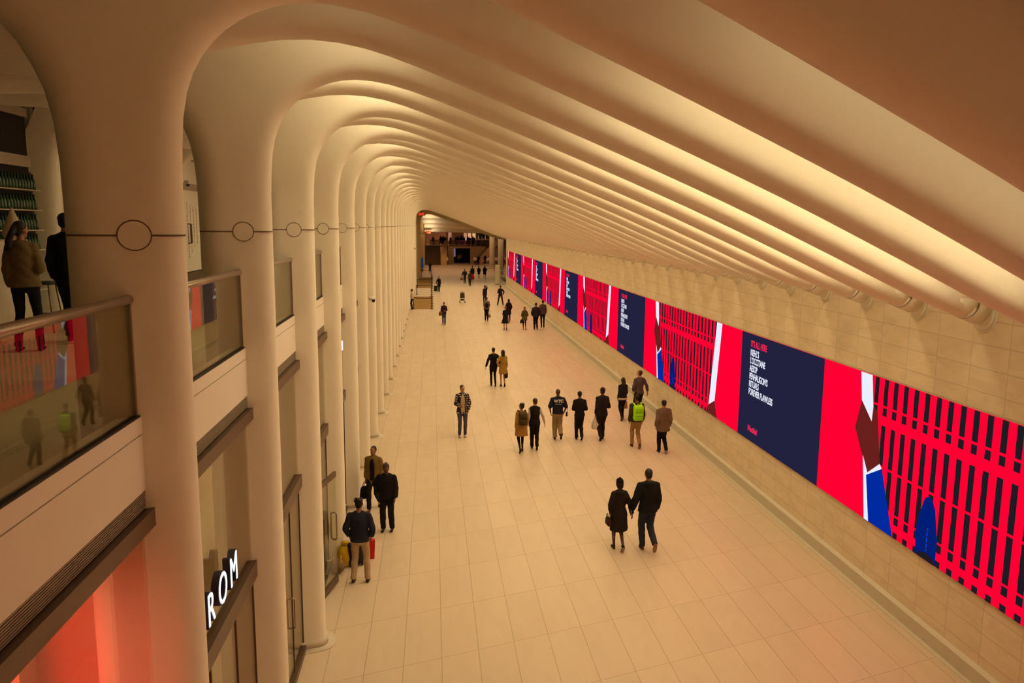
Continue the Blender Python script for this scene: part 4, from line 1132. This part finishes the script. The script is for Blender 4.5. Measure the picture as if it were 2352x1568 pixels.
bm = bmesh.new(); tube(bm, [(-.02, 0, 0), (.05, 0, .0), (.05, 0, .52), (-.02, 0, .52)], .018, 8); obj('bar', bm, M_BRONZE, hd, True); bm = bmesh.new(); tube(bm, [(-.02, .07, 0), (.05, .07, .0), (.05, .07, .52), (-.02, .07, .52)], .018, 8); obj('bar', bm, M_BRONZE, hd, True)
pt = thing('hoarding_print', 'columns of small brown upright print on the pale boarded shopfront', 'print', (-6.618, 22.2, 6.0))
rnd = random.Random(3)
for c in range(4):
    bm = bmesh.new(); z = 1.45-.05*c
    while z > .0+.12*c:
        h = rnd.uniform(.02, .10); box(bm, 0, .002, .12+.27*c, .12+.27*c+rnd.uniform(.03, .05), z-h, z); z -= h+.02
    o = obj('print_column', bm, plain('print_brown', (.38, .22, .13), .8), pt)
t = thing('dome_camera', 'small dome camera on the pale gallery shopfront', 'camera', (-6.60, 22.30, 7.93))
bm = bmesh.new(); box(bm, -.02, .10, -.08, .08, 0, .10); obj('mount', bm, M_PANEL, t); bm = bmesh.new(); ell(bm, (.04, 0, 0), (.065, .075, .06), 14); obj('dome', bm, M_BLACK, t, True)
for (x, y, z, l) in ((-1.76, 23.0, 4.72, 'small dome camera low on a column of the colonnade'), (-1.74, 79, 4.55, 'tiny dome camera on the far end of the colonnade')):
    t = thing('dome_camera', l, 'camera', (x, y, z)); bm = bmesh.new(); tube(bm, [(-.08, 0, .05), (.05, 0, .05), (.06, 0, .02)], [.05, .06, .07], 12); obj('mount', bm, M_PANEL, t, True)
    bm = bmesh.new(); ell(bm, (.05, 0, -.01), (.055, .055, .06), 14); obj('dome', bm, M_BLACK, t, True)
bs = thing('blade_sign', 'thin lit white sign edge projecting between the columns', 'sign', (-1.98, 16.5, 4.28)); bm = bmesh.new(); box(bm, -.10, .10, -.02, .02, 0, .20); obj('lit_face', bm, emis('sign_white', (.86, .93, 1.0), 1.6), bs)
# shelves of green bottles
rk_ = thing('shelf_rack', 'dark rack with pale shelves behind the bottles on the gallery', 'rack', (-6.50, 11.35, 5.6))
bm = bmesh.new(); box(bm, -.11, -.07, 0, 2.55, 0, 2.1); obj('back_panel', bm, M_DARK, rk_)
SH = [.53, .85, 1.17, 1.49, 1.81]
for z in [.2]+SH:
    bm = bmesh.new(); box(bm, -.09, .09, 0, 2.5, z-.018, z); obj('shelf', bm, plain('pale_shelf', (.48, .42, .30), .6), rk_)
def bottle_bm():
    bm = bmesh.new(); rings(bm, [(0, 0, 0, .036, .036), (0, 0, .01, .040, .040), (0, 0, .13, .040, .040), (0, 0, .17, .022, .022), (0, 0, .19, .014, .014), (0, 0, .25, .013, .013)], 12); return bm
pb = None
for zi, z in enumerate(SH):
    for j in range(18):
        if pb is None:
            pb = obj('bottle', bottle_bm(), plain('green_glass', (.010, .055, .016), .25, .5), None, True); tag(pb, 'green bottle in the rows on the dark gallery rack', 'bottle', 'green bottles on the gallery rack'); o = pb
        else: o = pb.copy(); COL.objects.link(o)
        o.location = (-6.50, 11.35+.85+.093*j, 5.6+z+.001)
orn = thing('paper_cone', 'pale pointed cone ornament standing before the green bottles', 'ornament', (-6.05, 12.15, 5.3))
bm = bmesh.new(); rings(bm, [(0, 0, 1.30, .10, .10), (0, 0, 1.42, .15, .15), (0, 0, 1.62, .08, .08), (0, 0, 1.80, .01, .01)], 16); obj('cone', bm, plain('pale_card', (.60, .48, .34), .8), orn, True)
bm = bmesh.new(); tube(bm, [(0, 0, 0), (0, 0, 1.32)], .015, 8); obj('stem', bm, M_BRONZE, orn, True); bm = bmesh.new(); tube(bm, [(0, 0, 0), (0, 0, .02)], .14, 16); obj('foot', bm, M_BRONZE, orn, True)
ct = thing('display_counter', 'pale counter at the left edge of the upper gallery', 'counter', (-6.0, 11.4, 5.3)); obj('counter_body', bbox(-.4, .3, -.5, .42, 0, 1.35, .01), plain('pale_counter', (.55, .45, .33), .6), ct)
stl = thing('bar_stool', 'tall dark stool frame beside the pale counter on the gallery', 'stool', (-5.62, 12.0, 5.3))
bm = bmesh.new(); tube(bm, [(0, 0, .70), (0, 0, .74)], .17, 16); obj('seat', bm, M_BLACK, stl, True)
for s in (-1, 1):
    for q in (-1, 1):
        bm = bmesh.new(); tube(bm, [(s*.17, q*.17, 0), (s*.11, q*.11, .71)], .011, 6); obj('leg', bm, M_BRONZE, stl, True)
bm = bmesh.new(); tube(bm, [(-.15, -.15, .26), (.15, -.15, .26), (.15, .15, .26), (-.15, .15, .26), (-.15, -.15, .26)], .008, 6); obj('foot_ring', bm, M_BRONZE, stl, True)
# ------------------------------------------------------------------ far end: portal, hall, barrier
M_HALL = plain('hall_stone', (.42, .27, .15), .7, .2, 0, .08, 1.2, 0)
M_HALL2 = plain('hall_stone_rose', (.50, .29, .19), .7, .2, 0, .08, 1.0, 0)
M_STEP = plain('dark_steps', (.16, .10, .055), .7, .2, 0, .1, 1.0, 0)
M_YEL = plain('ochre_stone', (.62, .44, .20), .6, .2, 0, .05, 1.0, 0)
# portal: arch band following the ceiling line, with its left pier
bm = bmesh.new()
pp = [(-1.60, 0)] + [(x+.30, z-.30) for x, z in U[1:]] + [(9.9, 4.95)]
outer = [(-2.5, 0)] + [(-2.5, 8.0), (-2.5, 9.8)] + [(x, top_of(max(x, -2))+.3) for x in (-1.5, -.5, .5, 1.5, 2.5, 4, 5.5, 6.5, 7.5, 8.2)] + [(9.9, 6.6)]
def strip(bm, inn, out, y0, y1):
    n = 60
    def samp(P, t):
        L = [0]
        for a, b in zip(P, P[1:]): L.append(L[-1]+math.hypot(b[0]-a[0], b[1]-a[1]))
        q = t*L[-1]
        for i in range(len(P)-1):
            if L[i+1] >= q-1e-9:
                s = (q-L[i])/max(1e-9, L[i+1]-L[i]); return (P[i][0]+(P[i+1][0]-P[i][0])*s, P[i][1]+(P[i+1][1]-P[i][1])*s)
        return P[-1]
    vs = []
    for i in range(n+1):
        a = samp(inn, i/n); b = samp(out, i/n)
        vs.append([bm.verts.new((a[0], y0, a[1])), bm.verts.new((b[0], y0, b[1])), bm.verts.new((b[0], y1, b[1])), bm.verts.new((a[0], y1, a[1]))])
    for p, q in zip(vs, vs[1:]):
        for j in range(4): bm.faces.new((p[j], p[(j+1) % 4], q[(j+1) % 4], q[j]))
    bm.faces.new(vs[0]); bm.faces.new(vs[-1][::-1])
strip(bm, pp, outer, 102.5, 105)
struct('trim_1', bm, M_YEL, False)
bm = bmesh.new(); box(bm, -2.5, -1.9, 92, 103, 0, 9.5); box(bm, 9.6, 9.9, 88, 105, 0, .05); struct('wall_passage', bm, M_PL)
# sloping beams of the hall ceiling
LB = ['first', 'second', 'third', 'fourth']
for j, (Y, z) in enumerate(((109, 7.62), (119, 6.98), (129, 6.33), (139, 5.62))):
    bm = bmesh.new()
    for i in range(13):
        pass
    P = []; n = 16
    for i in range(n+1):
        x = -1.9+14.5*i/n; zz = z - .010*max(0, x)**1.6*(.6 if j else 1.2)
        P.append((x, zz))
    rr = []
    for x, zz in P:
        rr.append([bm.verts.new((x, Y+1.1*math.sin(a), zz+.55-.55*math.cos(a))) for a in [-PI/2+PI*q/8 for q in range(9)]] + [bm.verts.new((x, Y+1.1, zz+2.6)), bm.verts.new((x, Y-1.1, zz+2.6))])
    for a, b in zip(rr, rr[1:]):
        m = len(a)
        for q in range(m): bm.faces.new((a[q], a[(q+1) % m], b[(q+1) % m], b[q]))
    bm.faces.new(rr[0]); bm.faces.new(rr[-1][::-1])
    o = obj('hall_beam', bm, M_PL, None, True); tag(o, LB[j] + ' white curved beam across the hall ceiling beyond the portal', 'beam')
bm = bmesh.new(); prism(bm, [(104, 9.6), (144, 7.3), (188, 7.3), (188, 7.6), (144, 7.6), (104, 9.9)], 'x', -12, 26)
struct('ceiling_hall', bm, M_HALL2)
bm = bmesh.new(); box(bm, -1.9, -1.25, 118, 150, 0, 8.5); struct('wall_hall_left', bm, M_YEL)
bm = bmesh.new(); box(bm, -12, 28, 186, 187, 0, 9); struct('wall_hall_far', bm, M_HALL2)
bm = bmesh.new(); box(bm, -12, -11.7, 104, 187, 0, 9.5); struct('wall_hall_side', bm, M_HALL)
bm = bmesh.new(); box(bm, 25.7, 26, 104, 187, 0, 9.5); struct('wall_hall_right', bm, M_HALL2)
# lower wall with the dark doorway, landing on top
bm = bmesh.new(); box(bm, 2.9, 3.9, 142, 143, 0, 3.1); box(bm, 6.85, 9.6, 142, 143, 0, 3.1); box(bm, 3.9, 6.85, 142, 143, 2.75, 3.1)
struct('wall_hall_front', bm, M_HALL)
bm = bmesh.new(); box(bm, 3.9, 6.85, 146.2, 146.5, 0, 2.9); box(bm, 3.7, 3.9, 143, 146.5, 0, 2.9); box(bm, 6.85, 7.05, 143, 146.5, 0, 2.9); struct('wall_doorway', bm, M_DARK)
bm = bmesh.new(); box(bm, 3.9, 4.3, 146.0, 146.2, 1.1, 2.6); o = obj('lit_poster', bm, emis('poster_violet', (.16, .11, .20), 1), None); tag(o, 'faint violet lit poster inside the dark far doorway', 'poster')
bm = bmesh.new(); box(bm, -1.2, 9.6, 146.5, 156, 2.9, 3.1); box(bm, 2.9, 9.6, 143, 146.5, 2.9, 3.1); struct('floor_landing', bm, M_HALL)
bm = bmesh.new(); box(bm, 8.2, 14, 150, 158, 3.9, 4.08); box(bm, 8.2, 14, 150, 150.4, 2.6, 4.08); struct('floor_balcony', bm, M_HALL2)
# stairs to the left with ochre parapet
st = thing('staircase', 'dark broad steps rising to the far landing, left of the ochre parapet', 'stairs', (0, 0, 0))
bm = bmesh.new()
for j in range(20): box(bm, -1.2, 1.5, 137+.475*j, 146.5, .155*j, .155*(j+1))
obj('steps', bm, M_STEP, st)
pa = thing('stair_parapet', 'ochre sloping stair parapet with a square foot at the far end', 'parapet', (0, 0, 0))
bm = bmesh.new()
v = [bm.verts.new(p) for p in ((1.55, 137, 0), (2.45, 137, 0), (2.45, 137, 1.5), (1.55, 137, 1.5), (2.35, 147, 2.9), (2.9, 147, 2.9), (2.9, 147, 4.1), (2.35, 147, 4.1))]
for f in ((0, 1, 2, 3), (4, 7, 6, 5), (0, 4, 5, 1), (3, 2, 6, 7), (0, 3, 7, 4), (1, 5, 6, 2)): bm.faces.new([v[i] for i in f])
obj('slope', bm, M_YEL, pa); bm = bmesh.new(); box(bm, 1.5, 2.5, 136.6, 137.6, 0, 1.45); obj('foot', bm, M_YEL, pa)
# landing railings
def rail(name, label, x0, x1, Y, z):
    t = thing(name, label, 'railing', (0, Y, z))
    bm = bmesh.new(); box(bm, x0, x1, -.01, .01, .05, 1.0); obj('glass_panel', bm, glassm('far_glass', (.55, .5, .45), .02), t)
    bm = bmesh.new(); tube(bm, [(x0, 0, 1.05), (x1, 0, 1.05)], .04, 8); obj('handrail', bm, M_STEEL, t, True)
    return t
rail('landing_railing', 'glass railing along the far landing above the doorway', 3.0, 9.6, 143.4, 3.1)
rail('landing_railing', 'short glass railing at the left end of the far landing', -.4, 1.5, 146.8, 3.1)
rail('balcony_railing', 'glass railing on the upper right far balcony', 8.2, 14, 150.2, 4.08)
# escalator at the right of the lower wall
es = thing('escalator', 'brown escalator flank rising to the right behind the first round column', 'escalator', (0, 0, 0))
bm = bmesh.new(); prism(bm, [(7.6, 0), (8.8, 0), (12.2, 4.2), (12.2, 5.0), (11.6, 5.0)], 'y', 139.4, 140.6); obj('flank', bm, M_HALL2, es)
bm = bmesh.new(); tube(bm, [(7.7, 139.35, .9), (11.7, 139.35, 5.1)], .06, 8); obj('handrail', bm, M_BLACK, es, True)
# lit openings far behind the landing
for (p0, p1, z0, z1, c, l) in ((1029, 1036, 3.3, 5.4, (.42, .19, .12), 'rosy lit wall panel left of the white post'), (1064, 1071, 3.4, 5.3, (.50, .23, .12), 'dim peach shop opening behind the landing crowd, leftmost of the row'), (1074, 1080, 3.4, 5.4, (.75, .42, .19), 'bright peach shop opening, second from the left of the row'), (1084, 1092, 3.5, 5.4, (.75, .43, .20), 'bright peach shop opening, middle of the row'), (1095, 1100, 3.5, 5.4, (.70, .40, .2), 'narrow bright peach shop opening, second from the right of the row'), (1104, 1116, 3.5, 5.4, (.62, .36, .18), 'wide peach shop opening behind the upper balcony crowd')):
    bm = bmesh.new(); box(bm, (p0-992)*.0974, (p1-992)*.0974, 175.1, 175.32, z0, z1); o = obj('lit_opening', bm, emis('shop_glow', c, .95), None); tag(o, l, 'shop opening')
bm = bmesh.new(); box(bm, 3.0, 19, 175.3, 175.6, 0, 7.3); o = struct('wall_hall_shops', bm, M_HALL)
bm = bmesh.new(); box(bm, -12, 3.0, 170, 170.3, 0, 7.3); o = struct('wall_hall_left_shops', bm, M_HALL2)
bm = bmesh.new(); tube(bm, [(3.95, 152, 3.1), (3.95, 152, 7.2)], .13, 10); o = obj('white_post', bm, M_PANEL, None, True); tag(o, 'slim pale post rising from the far landing', 'post')
bm = bmesh.new(); box(bm, 5.5, 5.95, 153, 153.2, 3.11, 4.95); o = obj('blue_banner', bm, plain('blue_cloth', (.04, .05, .11), .7), None); tag(o, 'dim blue banner behind the landing crowd', 'banner')
for (x, Y, z, r, c, l) in ((10.15, 138, 5.55, .20, (1, 1, 1), 'round white lamp left of the first round column'), (12.9, 152, 5.1, .42, (1, .97, .9), 'white lit sign between the two round columns')):
    bm = bmesh.new(); ell(bm, (0, 0, 0), (r, .1, r*1.0), 16); o = obj('lamp', bm, emis('white_lamp', c, 1.4), None, True, (x, Y, z)); tag(o, l, 'lamp')
    bm = bmesh.new(); tube(bm, [(0, .1, r*.8), (0, .1, 7.5-z)], .03, 8); obj('rod', bm, M_BRONZE, o, True)
for (x, Y, r, l) in ((9.94, 130.8, .44, 'left of the two round columns at the hall entrance'), (9.75, 112, .40, 'right of the two round columns, behind the pale kiosk panel')):
    t = thing('round_column', l, 'column', (x, Y, 0)); bm = bmesh.new(); tube(bm, [(0, 0, .0), (0, 0, 8.2)], r, 28); obj('shaft', bm, M_PL, t, True); bm = bmesh.new(); tube(bm, [(0, 0, 0), (0, 0, .15)], r+.05, 28); obj('base_ring', bm, M_TRIM, t, True)
t = thing('kiosk_panel', 'pale upright kiosk panel standing on the floor near the wall end', 'kiosk', (7.66, 92, 0)); obj('panel', bbox(-.27, .27, -.12, .12, .06, 2.28, .015), plain('kiosk_cream', (.80, .68, .46), .5), t); bm = bmesh.new(); box(bm, -.28, .28, -.15, .15, 0, .06); obj('foot', bm, M_BRONZE, t)
t = thing('stair_railing', 'thin metal railing with glass around the stair opening behind the kiosk', 'railing', (0, 0, 0))
for (a, b) in (((7.2, 106), (9.4, 106)), ((7.2, 118), (9.4, 118)), ((9.4, 96), (8.6, 104))):
    bm = bmesh.new(); tube(bm, [(a[0], a[1], 0), (a[0], a[1], 1.1), (b[0], b[1], 1.1), (b[0], b[1], 0)], .035, 8); obj('rail_frame', bm, M_STEEL, t, True)
# exit signs, blue screen
for (x, Y, z, s, l) in ((-1.30, 101.8, 8.02, .26, 'red exit sign at the top of the portal pier'), (-.62, 137.2, 5.42, .22, 'small red exit sign under the hall beams')):
    t = thing('exit_sign', l, 'sign', (x, Y, z)); bm = bmesh.new(); box(bm, -.42, .42, -.03, .03, 0, .42); obj('panel', bm, plain('exit_panel', (.30, .12, .06), .5), t)
    tx = text_mesh('lettering', 'EXIT', .42, emis('exit_red', (1.0, .06, .02), 1.2), t, .01, .012, align='CENTER', xs=.85); tx.rotation_euler = (PI/2, 0, 0); tx.location = (0, -.045, .06)
    bm = bmesh.new(); tube(bm, [(0, 0, .4), (0, 0, .9)], .02, 6); obj('hanger', bm, M_BRONZE, t, True)
t = thing('blue_totem', 'narrow dark blue upright screen beside the portal pier', 'screen', (-1.46, 117.5, 0)); bm = bmesh.new(); box(bm, -.14, .14, -.04, .04, .55, 2.05); obj('display', bm, emis('totem_blue', (.004, .025, .075), 1.), t); bm = bmesh.new(); box(bm, -.04, .04, -.02, .04, 0, .56); obj('stand', bm, M_BRONZE, t)

# rope barrier: stanchions with belts, mats
bs_ = [(-.06, 64.7+2.35*j) for j in range(20)]
cross = [(-1.55, 64.9), (-1.55, 78.3), (-1.62, 87.2), (-1.45, 105.5)]
def stanchion_parts(t):
    bm = bmesh.new(); tube(bm, [(0, 0, 0), (0, 0, .02), (0, 0, .035)], [.17, .16, .06], 16); obj('base', bm, M_BLACK, t, True)
    bm = bmesh.new(); tube(bm, [(0, 0, .03), (0, 0, .93)], .032, 10); obj('pole', bm, M_BLACK, t, True)
    bm = bmesh.new(); tube(bm, [(0, 0, .88), (0, 0, .98)], .045, 10); obj('belt_head', bm, M_BLACK, t, True)
st0 = None
for j, (x, y) in enumerate(bs_+cross):
    lab = 'black belt stanchion in the barrier line on the corridor side' if j < 20 else ['left stanchion of the nearest crossing belt', 'left stanchion of the second crossing belt', 'left stanchion of the third crossing belt', 'left stanchion of the farthest crossing belt'][j-20]
    g = 'stanchions in the barrier line' if j < 20 else None
    if st0 is None:
        st0 = thing('stanchion', lab, 'stanchion', (x, y, 0), 0, g); stanchion_parts(st0); SK = [o for o in COL.objects if o.parent == st0]
    else:
        c = copy_tree(st0, None, (x, y, 0), None, lab, None, lambda o: SK if o == st0 else [])
        if g: c['group'] = g
        elif 'group' in c: del c['group']
def belt(a, b, label):
    bm = bmesh.new(); v = Vector(b)-Vector(a); n = 8
    top = [bm.verts.new((a[0]+v.x*i/n, a[1]+v.y*i/n, .955-.03*math.sin(PI*i/n))) for i in range(n+1)]
    bot = [bm.verts.new((a[0]+v.x*i/n, a[1]+v.y*i/n, .905-.03*math.sin(PI*i/n))) for i in range(n+1)]
    for i in range(n): bm.faces.new((top[i], top[i+1], bot[i+1], bot[i]))
    r = bmesh.ops.extrude_face_region(bm, geom=list(bm.faces)); bmesh.ops.translate(bm, vec=(.003, .003, 0), verts=[g for g in r['geom'] if isinstance(g, bmesh.types.BMVert)])
    o = obj('barrier_belt', bm, M_BLACK, None); return tag(o, label, 'belt')
for p, q in zip(bs_, bs_[1:]): tag(belt(p, q, 'black belt strung between stanchions of the long barrier line'), group='belts of the long barrier line')
for j, c in enumerate(cross):
    n = min(bs_, key=lambda p: abs(p[1]-c[1])); belt(c, n, ['nearest', 'second', 'third', 'farthest'][j] + ' black belt crossing from the barrier line to the columns')
for (a, b, l) in ((64.7, 76.2, 'nearer brown floor mat inside the rope barrier'), (86.6, 104, 'farther brown floor mat inside the rope barrier')):
    bm = bmesh.new(); box(bm, -1.74, .06, a, b, .001, .012); o = obj('floor_mat', bm, plain('brown_mat', (.33, .19, .06), .95, .1), None); tag(o, l, 'mat')

# ------------------------------------------------------------------ light
def area(name, loc, rot, sx, sy_, col, e, spread=180):
    l = bpy.data.lights.new(name, 'AREA'); l.shape = 'RECTANGLE'; l.size = sx; l.size_y = sy_; l.color = col; l.energy = e; l.spread = math.radians(spread)
    o = bpy.data.objects.new(name, l); COL.objects.link(o); o.location = loc; o.rotation_euler = rot; return o
WARM = (1.0, .80, .48)
for k in list(range(-15, -8)) + list(range(-4, 53)):
    y = Y0+PITCH*(k+.5)
    e = {-15: 150, -14: 150, -13: 150, -12: 150, -11: 150, -10: 120, -9: 70, -4: 1, -3: 1, -2: 19, -1: 56, 0: 72, 1: 84}.get(k, 94)*LS  # strips behind the camera are unseen, added and boosted to light the first column
    # strip in the cove between two ribs, following their slope; x axis of the light along the rib
    xm = 4.0; zm = top_of(xm)-.09
    d = Vector((1, TS, -.40)).normalized(); nrm = Vector((-.95, 0, -1)).normalized(); nrm = (nrm-d*nrm.dot(d)).normalized()
    z_ = -nrm; x_ = d; y_ = z_.cross(x_).normalized()
    o = area('cove_light', (0, 0, 0), (0, 0, 0), 8.0, .25, WARM, e)
    M = Matrix((x_, y_, z_)).transposed().to_4x4(); M.translation = Vector((xm, y+TS*(xm+2.14), zm)); o.matrix_world = M
    o = area('arch_fill', (-.7, y+TS*1.44, 9.42), (0, math.radians(22), ALPHA), 1.6, .25, WARM, e*AS*(1 if k < -8 else .1 if k < -1 else .12 if k < 1 else .5 if k < 2 else 1))  # fill added high in each arch to brighten the columns
for j in range(3, 14):   # gallery
    area('gallery_light', (-4.4, 2+2*PITCH*j, 8.9), (0, 0, 0), 1.2, .4, WARM, GS*(.10 if j < 5 else 1))
area('passage_fill', (3.0, 98.5, 7.0), (math.radians(12), 0, 0), 5, .4, WARM, 40)  # fill added in front of the portal to brighten its arch band
area('shop_red_light', (-4.2, 4.2, 4.6), (0, 0, 0), 1.6, 1.6, (1, .03, .03), 170)
area('shop_lamp', (-2.9, 4.4, 4.4), (0, 0, 0), .8, .8, (1, .5, .36), 12)
for (y, z) in ((109, 7.62), (119, 6.98), (129, 6.33), (139, 5.62)):
    area('beam_uplight', (-.35, y-2.2, z-.5), (math.radians(125), 0, 0), .3, .2, (1, .72, .42), 30)
area('hall_fill', (5, 122, 5.45), (0, 0, 0), 14, 30, (1, .60, .30), 1300*HS)  # unseen broad fill added below the beams to brighten the hall
area('hall_fill', (6, 160, 7.0), (0, 0, 0), 16, 14, (1, .55, .33), 1300*HS)  # second added fill, above the far landing
w = bpy.data.worlds.new('world'); sc.world = w; w.use_nodes = True
w.node_tree.nodes['Background'].inputs[0].default_value = (1, .7, .42, 1); w.node_tree.nodes['Background'].inputs[1].default_value = .03
sc.view_settings.exposure = EXPO
